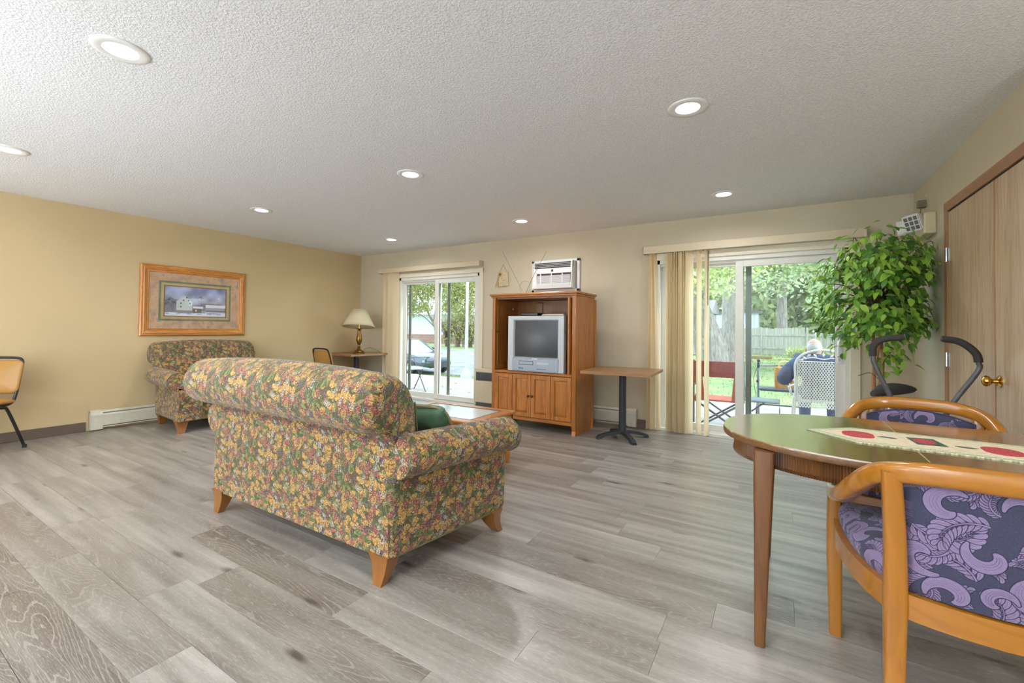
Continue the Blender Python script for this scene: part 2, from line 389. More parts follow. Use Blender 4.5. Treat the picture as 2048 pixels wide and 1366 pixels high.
M_HONEYX = wood('maple_honey_rail', (104, 60, 14), (148, 92, 20), (170, 110, 30), 0, rough=.2, coat=.6, lines=.12)
M_SLEG = wood('sofa_leg_wood', (84, 48, 14), (126, 76, 24), (146, 92, 32), 2, rough=.3, coat=.4, lines=.2)
M_WAL = wood('walnut_laminate', (70, 46, 28), (120, 86, 56), (150, 112, 76), 1, rough=.22, coat=1., scale=.8, lines=.5, bump=.02)
M_TLEG = wood('table_leg_brown', (50, 28, 10), (90, 54, 22), (114, 72, 32), 2, rough=.4)
M_TEDGE = wood('worn_table_edge', (60, 36, 16), (92, 60, 30), (120, 84, 42), 0, rough=.5, scale=2)
M_LAM = wood('brown_laminate', (96, 62, 32), (146, 104, 64), (166, 122, 78), 0, rough=.35, scale=1.2, lines=.3, bump=.02)
M_DOOR = wood('birch_door', (122, 92, 62), (176, 146, 112), (198, 172, 140), 2, rough=.45, lines=.45)
M_CASE = wood('door_casing_wood', (104, 64, 36), (150, 104, 68), (168, 122, 84), 2, rough=.42, lines=.35)
M_CASEY = wood('door_casing_head', (104, 64, 36), (150, 104, 68), (168, 122, 84), 1, rough=.42, lines=.35)
M_BEAD = wood('oak_bead', (120, 62, 18), (184, 112, 48), (206, 134, 64), 2, lines=.3)
M_FLORAL = image_mat('floral_tapestry', floral_image(), 1/.42)
M_DAMASK = image_mat('purple_damask', damask_image(), 1/.38)
M_PIPE = flat('welt_cord', (96, 92, 62), .8, nscale=300)
M_FRAMEW = wood('picture_oak', (122, 62, 14), (186, 116, 46), (214, 146, 70), 1, rough=.35, lines=.7, scale=1.6)
M_FRAMEZ = wood('picture_oak_side', (122, 62, 14), (186, 116, 46), (214, 146, 70), 2, rough=.35, lines=.7, scale=1.6)
M_WHITE = flat('white_vinyl', (226, 224, 214), .4, var=.015); M_PWHITE = flat('white_plastic', (232, 232, 230), .35, var=.01)
M_TRIM = flat('cream_trim', (222, 212, 188), .5, var=.015); M_VAL = flat('valance_cream', (206, 190, 160), .5, var=.015)
M_BASE = flat('brown_vinyl_base', (104, 88, 76), .5, var=.03); M_HEAT = flat('heater_enamel', (216, 212, 192), .38, var=.02)
M_HBEIGE = flat('heater_beige', (202, 190, 160), .4, var=.02); M_DARK = flat('dark_slot', (46, 44, 42), .6); M_GRILL = flat('grille_grey', (92, 92, 92), .45)
M_BLACK = flat('black_metal', (30, 30, 32), .35, var=.04); M_IRON = flat('cast_iron_black', (44, 46, 50), .5, bump=.2, nscale=200)
M_RUB = flat('foam_grip', (50, 47, 44), .85, bump=.25, nscale=500); M_GREY = flat('grey_tube', (84, 82, 82), .4, .2)
M_SILV = flat('tv_silver', (186, 190, 192), .38, .25, var=.01); M_SILV2 = flat('tv_silver_panel', (158, 168, 182), .35, .3, var=.01)
M_BRASS = flat('brass', (206, 160, 70), .22, 1., var=.05); M_ABRASS = flat('antique_brass', (138, 104, 54), .32, 1., var=.18, nscale=60)
M_CHROME = flat('chrome', (190, 190, 190), .18, 1., var=.02); M_BRONZE = flat('bronze_knob', (98, 74, 52), .35, .8)
M_TAN = flat('tan_vinyl', (168, 124, 62), .42, var=.05, nscale=6, bump=.1); M_SLATE = flat('grey_laminate', (190, 190, 184), .16, var=.03, nscale=8)
M_PLATE = flat('outlet_plate', (206, 194, 158), .4, var=.01)
def glass_mat(name, tint=(.965, .985, .975, 1)):
    t = T(name); nt = t.t; tr = t.n('BsdfTransparent', {0: tint}); gl = t.n('BsdfGlossy', {0: (1, 1, 1, 1), 1: .02})
    fc = t.n('LayerWeight', {0: .5}).outputs['Facing']; fr = t.math('MULTIPLY_ADD', t.math('POWER', fc, 5.), .6, .025)
    mx = t.n('MixShader', {0: fr, 1: tr.outputs[0], 2: gl.outputs[0]})
    nt.links.new(mx.outputs[0], t.out.inputs[0]); return t.m
M_GLASS = glass_mat('door_glass'); M_PGLASS = glass_mat('picture_glass', (1, 1, 1, 1))
def emis(name, rgb, e):
    t = T(name); t.P(color=L(*rgb), emit=L(*rgb), es=e); return t.m
M_LAMP = emis('lit_lens', (255, 252, 246), 6.)
def translucent(name, rgb, amt=.4, rough=.6, island=None):
    t = T(name); c = L(*rgb)
    if island:
        g = t.n('NewGeometry'); c = t.ramp(g.outputs['Random Per Island'], [(i/(len(island)-1), L(*q)) for i, q in enumerate(island)])
    elif False: pass
    t.P(color=c, rough=rough, spec=.4)
    tl = t.n('BsdfTranslucent', {0: c}); mx = t.n('MixShader', {0: amt, 1: t.p.outputs[0], 2: tl.outputs[0]})
    t.t.links.new(mx.outputs[0], t.out.inputs[0]); return t.m
M_VANE = translucent('vane_cream', (252, 242, 220), .66); M_SHADE = translucent('lamp_shade_linen', (226, 214, 180), .35)
def leaf_mat(name, cols, amt):
    t = T(name); c = t.ramp(t.n('ObjectInfo').outputs['Random'], [(i/(len(cols)-1), L(*q)) for i, q in enumerate(cols)])
    t.P(color=c, rough=.38, spec=.45); tl = t.n('BsdfTranslucent', {0: c}); mx = t.n('MixShader', {0: amt, 1: t.p.outputs[0], 2: tl.outputs[0]})
    t.t.links.new(mx.outputs[0], t.out.inputs[0]); return t.m
GREENS = [(62, 98, 54), (108, 162, 58), (152, 198, 70), (86, 132, 66), (178, 214, 88), (130, 182, 64)]
M_LEAF = leaf_mat('ficus_leaf', GREENS, .3); M_LEAFI = translucent('ficus_leaf_mass', (70, 110, 40), .3, .4, GREENS)
M_FTRUNK = wood('ficus_trunk', (96, 60, 30), (150, 104, 62), (178, 132, 84), 2, rough=.7, bump=.5, scale=2)

# ------------------------------------------------------------------ the room
XL, XR, YB, YR, ZC = -6.43, 1.04, 5.28, -3.0, 2.44
XE, YJ = 2.6, 2.80                    # the right wall ends at YJ, the room steps out to XE there
def room():
    t = .12
    fl = sempty('floor')
    mb = MB().bx(XL-.1, XE+.1, YR-.1, YB+.12, -.06, -.004); obj('subfloor', mb, flat('subfloor', (96, 88, 80), .8), fl)
    # planks: real boards, 186.5 mm x 1.22 m, laid along the glazed wall
    Wd, Ln, y0 = .1865, 1.222, .586
    starts = {0: -1.82, 2: -2.229, 3: -2.76, 4: -.793, 5: -.378}
    tones = {(0, -3.04): .62, (2, -2.23): .75, (3, -2.76): .85, (3, -1.54): .3, (4, -.79): .35, (5, -.38): .45, (0, -1.82): .2, (2, -1.01): .3, (4, -2.02): .3}
    meshes = {}; far = MB(); cnt = 0; rnd = random.Random(12)
    r = -20
    while True:
        ya = y0+r*Wd; yb = ya+Wd
        if ya > YB: break
        s = starts.get(r, rnd.uniform(-1.2, 0)); x = s-math.ceil((s-XL)/Ln)*Ln
        xmax = XR if ya >= YJ else XE
        while x < xmax:
            xa, xb = max(x, XL), min(x+Ln, xmax); ybb = min(yb, YB); yaa = max(ya, YR)
            if xb-xa > .02 and ybb-yaa > .01:
                vis = ya > .5 or (ya > .3 and xa > -2)
                if vis:
                    k = (round(xb-xa, 3), round(ybb-yaa, 3)); g = .0003
                    if k not in meshes: meshes[k] = MB().bx(-k[0]/2+g, k[0]/2-g, -k[1]/2+g, k[1]/2-g, -.004, 0, .0006).mesh('plank', M_PLANK, 0)
                    o = put('plank', meshes[k], fl, ((xa+xb)/2, (yaa+ybb)/2, 0)); cnt += 1
                    tn = None
                    for (rr, xs), v in tones.items():
                        if rr == r and abs(xs-x) < .05: tn = v
                    o.color = (tn if tn is not None else rnd.choice((.05, .12, .2, .28, .36, .5, .68)), 0, 0, 1)
                else: far.bx(xa+.0007, xb-.0007, yaa+.0007, ybb-.0007, -.004, 0)
            x += Ln
        r += 1
    obj('plank_field', far, M_PLANK, fl, 0, kind='stuff')
    struct('ceiling', MB().bx(XL-t, XE+t, YR-t, YB+t, ZC, ZC+.1), M_CEIL)
    struct('wall_left', MB().bx(XL-t, XL, YR-t, YB+t, -.05, ZC), M_WALL_L)
    struct('wall_right', MB().bx(XR, XR+t, YJ, YB+t, -.05, ZC).bx(XR+t, XE, YJ, YJ+t, -.05, ZC), M_WALL)
    struct('wall_far_right', MB().bx(XE, XE+t, YR-t, YJ+t, -.05, ZC), M_WALL)
    w = MB()                                       # back wall around two door openings
    for x0, x1, z0, z1 in ((XL, -5.47, -.05, ZC), (-5.47, -3.79, 2.005, ZC), (-3.79, -1.25, -.05, ZC), (-1.25, .585, 1.995, ZC), (.585, XR+t, -.05, ZC)):
        w.bx(x0, x1, YB, YB+t, z0, z1)
    struct('wall_back', w, M_WALL)
    w = MB().bx(XL-t, XE+t, YR-t, YR, -.05, ZC)
    struct('wall_rear', w, flat('bounce_white', (236, 236, 236), .8, var=.01))  # unseen wall, made white so the added fill bounces neutral
    def base(name, x0, x1, y0, y1): struct(name, MB().bx(x0, x1, y0, y1, 0, .10, .003), M_BASE)
    base('baseboard_left', XL, XL+.012, YR, 1.655); base('baseboard_left_far', XL, XL+.012, 4.3, YB)
    base('baseboard_back_corner', XL+.012, -5.56, YB-.012, YB); base('baseboard_back', -1.45, -1.352, YB-.012, YB); base('baseboard_back_middle', -3.70, -2.9, YB-.012, YB)
    base('baseboard_back_right', .655, XR-.012, YB-.012, YB); base('baseboard_right', XR-.012, XR, 4.36, YB)
room()

def sliding_door(name, x0, x1, z1, split, trim, slider_right=True, screen=None):
    """glazed patio door: casing on the wall, frame in the opening, outer fixed and inner sliding panel"""
    d = sempty(name); y = YB
    c = MB(); w = trim
    c.bx(x0-w, x0+.005, y-.018, y+.01, 0, z1+w, .003); c.bx(x1-.005, x1+w, y-.018, y+.01, 0, z1+w, .003); c.bx(x0-w, x1+w, y-.02, y+.01, z1-.005, z1+w, .003)
    obj('casing', c, M_TRIM, d)
    f = MB(); f.bx(x0, x0+.045, y, y+.115, 0, z1, .002); f.bx(x1-.045, x1, y, y+.115, 0, z1, .002); f.bx(x0, x1, y, y+.115, z1-.05, z1, .002)
    f.bx(x0, x1, y-.01, y+.115, 0, .035, .002); f.bx(x0+.04, x1-.04, y+.052, y+.062, .03, .05); f.bx(x0+.04, x1-.04, y+.03, y+.036, z1-.075, z1-.045)
    obj('frame', f, M_WHITE, d)
    def panel(nm, a, b, yc, st, handle=None):
        p = MB(); zb, zt = .045, z1-.055
        p.bx(a, a+st, yc-.018, yc+.018, zb, zt, .003); p.bx(b-st, b, yc-.018, yc+.018, zb, zt, .003)
        p.bx(a+st, b-st, yc-.018, yc+.018, zb, zb+.075, .003); p.bx(a+st, b-st, yc-.018, yc+.018, zt-st*.95, zt, .003)
        po = obj(nm, p, M_WHITE, d)
        obj('glass', MB().bx(a+st-.004, b-st+.004, yc-.004, yc+.002, zb+.07, zt-st*.9), M_GLASS, po, 0)
        g = MB()
        for xx in (a+st, b-st): g.bx(xx-.004, xx+.004, yc+.006, yc+.017, zb+.075, zt-st)
        obj('gasket', g, M_DARK, po, 0)
        return po
    panel('fixed_panel', x0+.04, split+.03, y+.085, .06)
    sp = panel('sliding_panel', split-.05, x1-.04, y+.042, .075)
    if slider_right:
        h = MB().bx(x1-.105, x1-.06, y+.018, y+.025, .86, 1.12, .003)
        obj('lock_plate', h, M_PWHITE, sp)
        obj('pull_handle', MB().tube(bez([(x1-.088, y+.02, .89), (x1-.092, y-.012, .93), (x1-.095, y-.02, .99), (x1-.092, y-.012, 1.06), (x1-.088, y+.02, 1.09)]), .012, 8, .8), M_PWHITE, sp)
    if screen:
        a, b = screen; s = MB(); yy = y+.135
        for xx in (a, b): s.bx(xx-.027, xx+.027, yy-.009, yy+.009, .03, z1-.03, .002)
        s.bx(a, b, yy-.009, yy+.009, z1-.085, z1-.03, .002); s.bx(a, b, yy-.009, yy+.009, .0, .06, .002)
        so = obj('screen_frame', s, flat('screen_bronze_'+name, (112, 116, 104), .5), d)
        obj('screen_latch', MB().bx(b-.055, b-.02, yy-.03, yy-.005, 1.02, 1.12, .004), M_DARK, so)
    return d
sliding_door('door_1', -5.465, -3.795, 2.0, -4.645, .065, False, (-5.335, -4.49))
sliding_door('door_2', -1.245, .58, 1.99, -.36, .075, True, (-.275, .9) if False else None)
def dark_stile():        # a dark green strip beside the meeting stiles of the right door
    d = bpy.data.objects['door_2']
    obj('dark_strip', MB().bx(-.317, -.262, YB+.125, YB+.145, .03, 1.95, .002), flat('screen_bronze_right', (84, 90, 78), .5), d)
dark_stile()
def double_door():
    d = sempty('door_3'); x = XR
    za = 2.045; y1 = 4.30; ym = 3.495; y0 = YJ+.09
    c = MB().bx(x-.016, x+.004, y1, y1+.068, 0, za+.068, .003); c.bx(x-.016, x+.004, y0-.068, y0, 0, za+.068, .003)
    obj('casing', c, M_CASE, d); obj('casing_head', MB().bx(x-.017, x+.004, y0-.068, y1+.068, za, za+.07, .003), M_CASEY, d)
    obj('stop_gap', MB().bx(x-.004, x+.01, y0, y1, 0, za), M_DARK, d)
    a = obj('door_leaf', MB().bx(x-.011, x+.003, ym+.004, y1-.012, .012, za-.012, .002), M_DOOR, d)
    b = obj('door_leaf', MB().bx(x-.011, x+.003, y0+.006, ym-.004, .012, za-.012, .002), M_DOOR, d)
    obj('astragal', MB().bx(x-.015, x-.008, ym-.006, ym+.006, .01, za-.015, .001), M_CASE, b)
    for z in (1.73, .98, .22):
        h = MB().tube([(x-.02, y1-.004, z-.05), (x-.02, y1-.004, z+.05)], .006, 8); h.bx(x-.014, x-.010, y1-.035, y1-.006, z-.05, z+.05)
        obj('hinge', h, M_CHROME, a)
    M_ = Matrix.Translation((x-.011, ym-.06, .905)) @ Matrix.Rotation(math.radians(-90), 4, 'Y')
    k = MB().lathe([(.0, 0), (.033, 0), (.033, .006), (.014, .012), (.011, .03), (.015, .036), (.027, .044), (.031, .056), (.026, .067), (.012, .073), (0, .074)], 18).xf(M_)
    obj('door_knob', k, M_BRASS, b)
double_door()

def ceiling_lights():
    first = None
    t = thing('recessed_light', '', 'ceiling light', (0, 0, ZC), 0, 'recessed ceiling lights')
    r = MB().lathe([(.066, .001), (.066, -.006), (.085, -.009), (.104, -.008), (.108, -.004), (.109, .001)], 32); obj('trim_ring', r, M_PWHITE, t, 60)
    obj('lens', MB().lathe([(0, -.005), (.066, -.005), (.066, .002), (0, .002)], 32), M_LAMP, t)
    spots = [(-2.614, .761, 'largest recessed ceiling light, nearest in the upper left of the ceiling'), (-4.83, .785, 'recessed ceiling light cut by the left edge of the view'),
             (-2.618, 2.634, 'recessed ceiling light in the middle of the ceiling, above the back of the sofa'), (-4.858, 2.638, 'recessed ceiling light above the armchair and the framed picture side'),
             (-.450, 2.632, 'large recessed ceiling light towards the right, above the round-ended table'), (-.447, 4.471, 'recessed ceiling light just inside the right glass door'),
             (-2.603, 4.441, 'recessed ceiling light above the oak television cabinet'), (-4.80, 4.468, 'small recessed ceiling light before the left glass door')]
    for i, (x, y, lab) in enumerate(spots):
        o = t if i == 0 else copy_tree(t)
        o.location = (x, y, ZC); o['label'] = lab
    for x, y in [(s[0], s[1]) for s in spots]+[(-.45, .77), (-4.83, -1.1), (-2.61, -1.1), (-.45, -1.1), (1.7, .77)]:  # fixture lamps, plus unseen ones added along the grid as fill
        light('can_lamp', 'AREA', (x, y, ZC-.012), 9, (.95, .97, 1), shape='DISK', size=.13, spread=math.radians(165))
ceiling_lights()

# ------------------------------------------------------------------ upholstered seats
def upholstered(name, label, cat, hr, hf, loc, rotz, ncush):
    t = thing(name, label, cat, loc, rotz)
    # back: one long padded form whose top rolls over to the rear and out past the sides
    prof = [(.02, .13), (.005, .30), (0, .50), (-.005, .64), (-.012, .70)]
    cy, cz, R = -.035, .822, .138
    for k in range(13):
        a = math.radians(258-k*(258-22)/12); prof.append((cy+R*math.cos(a)*1.0, cz+R*math.sin(a)*.97))
    prof += [(.125, .82), (.165, .74), (.205, .63), (.25, .50), (.262, .36), (.262, .20), (.255, .13)]
    def hw(z, y):
        s = min(1, max(0, (z-.66)/.05)); s = s*s*(3-2*s)
        inner = hr+.035
        return (hr*(1-s)+inner*s) if y < .10 else hr+.035*max(0, min(1, (z-.42)/.42))-.09*(1-max(0, min(1, (z-.42)/.42)))
    st = [-1, -.992, -.97, -.93, -.8, -.6, -.3, 0, .3, .6, .8, .93, .97, .992, 1]
    rings = []
    for u in st:
        e = 1-abs(u); sh = 1 if e > .07 else .80+.20*math.sqrt(max(0, e/.07)); sh = min(1, sh)
        ring = []
        for y, z in prof:
            c = (.03, .80) if z > .66 else (.11, z)
            yy = c[0]+(y-c[0])*sh; zz = c[1]+(z-c[1])*sh
            if z > .72: zz += .028*(1-u*u)*(z-.72)/.2
            ring.append(Vector((u*hw(z, y), yy, zz)))
        rings.append(ring)
    obj('back', MB().loft(rings), M_FLORAL, t, 55)
    fi = [i for i, (y, z) in enumerate(prof) if y > .10]
    for s, k in ((-1, 1), (1, -2)):
        path = [rings[k][i]+Vector((s*.004, .004, 0)) for i in fi if rings[k][i].z > .34]
        obj('welt', MB().tube(bez(path, 3), .0045, 6), M_PIPE, t)
    # arms: outward rolled, splaying from rear to front
    ly = [.02, .03, .06, .16, .34, .55, .70, .745, .765, .772]
    for s in (-1, 1):
        rings = []
        for y in ly:
            x0 = hr+(hf-hr)*y/.77; cz = .585-.03*y; e = min(y-.02, .772-y); sh = .93+.07*min(1, math.sqrt(max(0, e)/.035))
            x0w = x0
            pr = [(x0w-.012, .13), (x0w-.002, .15), (x0w+.0, .28), (x0w-.002, .40), (x0w+.0, .47), (x0w+.008, .492)]
            for k in range(12):
                a = math.radians(-118+k*(118+168)/11); pr.append((x0+.008+.103*math.cos(a), cz+.098*math.sin(a)))
            pr += [(x0-.155, cz-.03), (x0-.20, cz-.10), (x0-.235, .42), (x0-.24, .30), (x0-.24, .13)]
            c = (x0-.08, .45)
            rings.append([Vector((s*(c[0]+(px-c[0])*sh), y, c[1]+(pz-c[1])*sh if pz > .2 else pz)) for px, pz in pr])
        obj('arm', MB().loft(rings), M_FLORAL, t, 50)
        path = [p+Vector((0, .003, 0)) for p in rings[-2][5:]]
        obj('welt', MB().tube(bez(path, 3), .0045, 6), M_PIPE, t)
    obj('seat_frame', MB().loft([[Vector((x, y, z)) for x, y in ((-hr+.02, .01), (hr-.02, .01), (hf-.22, .735), (-hf+.22, .735))] for z in (.125, .33)]), M_FLORAL, t)
    hwid = hf-.245
    for k in range(ncush):
        w = hwid/ncush; cx = -hwid+w*(2*k+1)
        obj('seat_cushion', cushion(MB(), w-.004, .265, .335, .475, .05, .02).xf(Matrix.Translation((cx, .505, 0))), M_FLORAL, t, 60)
    obj('bottom_welt', MB().tube([(-hr+.02, .016, .131), (hr-.02, .016, .131), (hr-.010, .03, .131), (hf-.014, .74, .131), (hf-.03, .765, .131), (-hf+.03, .765, .131), (-hf+.014, .74, .131), (-hr+.010, .03, .131)], .006, 6, loop=True), M_PIPE, t)
    for sx in (-1, 1):                                # swept-back legs, each a tapering block
        for yb, dy, xb in ((.045, -.03, hr-.075), (.70, .055, hf-.06)):
            rings = []
            for u in (0, .3, .6, .85, 1):
                z = .135*(1-u); w = .062-.036*u**.8; off = dy*u*u; ox = (.02 if dy > 0 else -.0)*u*u
                c = Vector((sx*(xb+ox), yb+off, z)); rings.append([c+Vector((a*w, b*w*.72, 0)) for a, b in ((-1, -1), (1, -1), (1, 1), (-1, 1))])
            obj('leg', MB().loft(rings), M_SLEG, t, 30)
    return t
upholstered('loveseat', 'floral tapestry loveseat in the middle of the room, its rolled back to the camera', 'sofa', .80, .915, (-2.27, 1.385, 0), 0, 2)
upholstered('armchair', 'floral tapestry armchair facing the room under the framed picture', 'armchair', .525, .585, (-6.238, 2.72, 0), -PI/2, 1)
def pillow():
    t = thing('throw_pillow', 'small green and gold throw pillow on the loveseat seat', 'pillow', (-1.66, 1.83, .62), math.radians(12))
    def half(sgn, mat, nm, a, b):
        n = 14; V = []; F = []
        for i in range(n+1):
            for j in range(n+1):
                u, v = -1+2*i/n, a+(b-a)*j/n
                h = .07*max(0, (1-u**4))**.5*max(0, (1-v**4))**.5; k = 1-.07*(1-abs(u)**2)*(abs(v)) - .0
                V.append((u*.21*(1-.06*(1-v*v)), sgn*h, v*.20*(1-.06*(1-u*u))))
        for i in range(n):
            for j in range(n): q = i*(n+1)+j; F.append((q, q+1, q+n+2, q+n+1))
        obj(nm, MB().add(V, F), mat, t, 60)
    mg = flat('green_velvet', (78, 112, 86), .7, var=.12, nscale=14); md = T('gold_scroll_band'); v = md.co((1, 1, 1))
    w = md.n('TexVoronoi', {'Vector': v, 'Scale': 38.}, feature='DISTANCE_TO_EDGE').outputs[0]
    md.P(color=md.ramp(md.noise(v, 42, 2, .5, 2.4), [(.44, L(44, 36, 26)), (.52, L(176, 134, 74))]), rough=.7)
    mt = flat('tan_weave', (140, 112, 72), .8, nscale=200)
    for s in (-1, 1):
        half(s, mg, 'green_panel', .42, 1); half(s, md.m, 'scroll_band', -.12, .42); half(s, mt, 'tan_panel', -1, -.12)
    ring = [(math.copysign(abs(math.cos(a))**.25, math.cos(a))*.212, 0, math.copysign(abs(math.sin(a))**.25, math.sin(a))*.202) for a in [k*2*PI/40 for k in range(40)]]
    obj('cord_edge', MB().tube(ring, .006, 6, loop=True), flat('gold_cord', (150, 132, 96), .8, nscale=300), t)
    t.rotation_euler = (math.radians(38), 0, math.radians(12)); t.location = (-1.68, 1.80, .60)
pillow()

# ------------------------------------------------------------------ coffee table, television cabinet and what stands on them
def coffee_table():
    t = thing('coffee_table', 'square oak coffee table with a pale inlaid top behind the loveseat', 'coffee table', (-2.43, 2.985, 0))
    hx, hy, z = .46, .315, .45
    for a, b, c, d in ((-hx, hx, -hy, -hy+.095), (-hx, hx, hy-.095, hy)): obj('top_rail', MB().bx(a, b, c, d, z-.03, z, .008), M_OAKX, t)
    for a in (-hx, hx-.095): obj('top_stile', MB().bx(a, a+.095, -hy+.095, hy-.095, z-.03, z, .006), M_OAKY, t)
    obj('top_inlay', MB().bx(-hx+.09, hx-.09, -hy+.09, hy-.09, z-.028, z-.003), M_SLATE, t, 0)
    e = MB()
    for a, b, c, d in ((-hx+.088, hx-.088, -hy+.088, -hy+.097), (-hx+.088, hx-.088, hy-.097, hy-.088), (-hx+.088, -hx+.097, -hy+.09, hy-.09), (hx-.097, hx-.088, -hy+.09, hy-.09)): e.bx(a, b, c, d, z-.02, z+.0008)
    obj('inlay_border', e, M_TEDGE, t, 0)
    ap = MB(); i = .02
    ap.bx(-hx+i, hx-i, -hy+i, -hy+i+.018, z-.20, z-.03); ap.bx(-hx+i, hx-i, hy-i-.018, hy-i, z-.20, z-.03)
    ap.bx(-hx+i, -hx+i+.018, -hy+i, hy-i, z-.20, z-.03); ap.bx(hx-i-.018, hx-i, -hy+i, hy-i, z-.20, z-.03)
    obj('apron', ap, M_BEAD, t)
    n = 9
    for k in range(n):
        x = -hx+.05+(2*hx-.1)*k/n; obj('bead_board', MB().bx(x+.003, x+(2*hx-.1)/n-.003, -hy+i-.005, -hy+i+.002, z-.20, z-.032, .003), M_BEAD, t)
    prof = [(.001, 0), (.018, 0), (.022, .02), (.016, .04), (.022, .07), (.028, .10), (.03, .125), (.022, .15), (.028, .165), (.022, .18), (.034, .20), (.034, .26)]
    for sx in (-1, 1):
        for sy in (-1, 1): obj('leg', MB().lathe(prof, 14, (sx*(hx-.05), sy*(hy-.05), 0)), M_BEAD, t, 60)
coffee_table()
def armoire():
    X0, X1, Y0, Y1, H = -2.99, -1.895, 4.43, 4.98, 1.585
    t = thing('television_cabinet', 'golden oak television armoire with its upper doors folded open', 'cabinet', ((X0+X1)/2, Y0, 0))
    hx = (X1-X0)/2; D = Y1-Y0
    obj('top_board', MB().bx(-hx-.03, hx+.03, -.035, D+.01, H-.025, H, .006), M_OAKX, t)
    obj('cornice', MB().bx(-hx-.012, hx+.012, -.018, D, H-.045, H-.024, .004), M_OAKX, t)
    for s in (-1, 1):
        a, b = (hx-.045, hx) if s > 0 else (-hx, -hx+.045)
        poly = [(0.0, 0), (D, 0), (D, H-.045), (-.0, H-.045), (-.0, .10), (.018, .05)]
        obj('side_panel', MB().prism([(y, z) for y, z in poly], a, b, 0), M_OAK, t)
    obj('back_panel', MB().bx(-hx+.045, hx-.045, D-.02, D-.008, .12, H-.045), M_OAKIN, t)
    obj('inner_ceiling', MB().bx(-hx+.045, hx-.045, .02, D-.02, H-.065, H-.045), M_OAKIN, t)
    obj('shelf', MB().bx(-hx+.045, hx-.045, -.012, D-.02, .642, .672, .004), M_OAKX, t)
    obj('bottom_rail', MB().bx(-hx+.045, hx-.045, .004, D-.02, .105, .145, .003), M_OAKX, t)
    w = (2*hx-.09)/4
    for k in range(4):
        a = -hx+.045+k*w+.002; b = a+w-.004; z0, z1 = .15, .636; st = .048
        d = obj('door', MB().bx(a, a+st, -.012, .008, z0, z1, .003).bx(b-st, b, -.012, .008, z0, z1, .003).bx(a+st, b-st, -.012, .008, z0, z0+st, .003).bx(a+st, b-st, -.012, .008, z1-st, z1, .003), M_OAK, t)
        r = [[Vector((x, y, z)) for x, y, z in ((a+st+i, yy, z0+st+i), (b-st-i, yy, z0+st+i), (b-st-i, yy, z1-st-i), (a+st+i, yy, z1-st-i))] for i, yy in ((0, .006), (.001, .0), (.022, -.008), (.024, -.008))]
        obj('raised_panel', MB().loft(r), M_OAK, d, 20)
        if k in (1, 2):
            kx = b-.022 if k == 1 else a+.022
            obj('knob', MB().lathe([(0, 0), (.007, 0), (.006, .012), (.014, .02), (.016, .026), (.012, .032), (0, .034)], 14).xf(Matrix.Translation((kx, -.012, .395)) @ Matrix.Rotation(PI/2, 4, 'X')), M_BRONZE, d)
    # the upper doors stand open, turned back along the inner sides and outside
    for s, x in ((-1, -hx+.058), (1, hx-.068)):
        d = obj('upper_door', MB().bx(x-.010, x+.010, -.045, .30, .676, H-.07, .003), M_OAK, t)
        r = MB().bx(x-.012*s-.004, x-.012*s+.004, -.045+.05, .25, .74, H-.14, .003); obj('raised_panel', r, M_OAK, d)
        obj('knob', MB().lathe([(0, 0), (.006, 0), (.006, .01), (.012, .018), (.010, .026), (0, .028)], 12).xf(Matrix.Translation((x-s*.010, -.03, 1.13)) @ Matrix.Rotation(-s*PI/2, 4, 'Y')), M_BRONZE, d)
        obj('hinge', MB().bx(x-s*.03-.004, x-s*.03+.012, .305, .335, 1.40, 1.43, .003), M_CHROME, d)
    obj('upper_door', MB().bx(hx-.014, hx+.006, D+.002, D+.062, .70, H-.06, .003), M_OAK, t)
armoire()
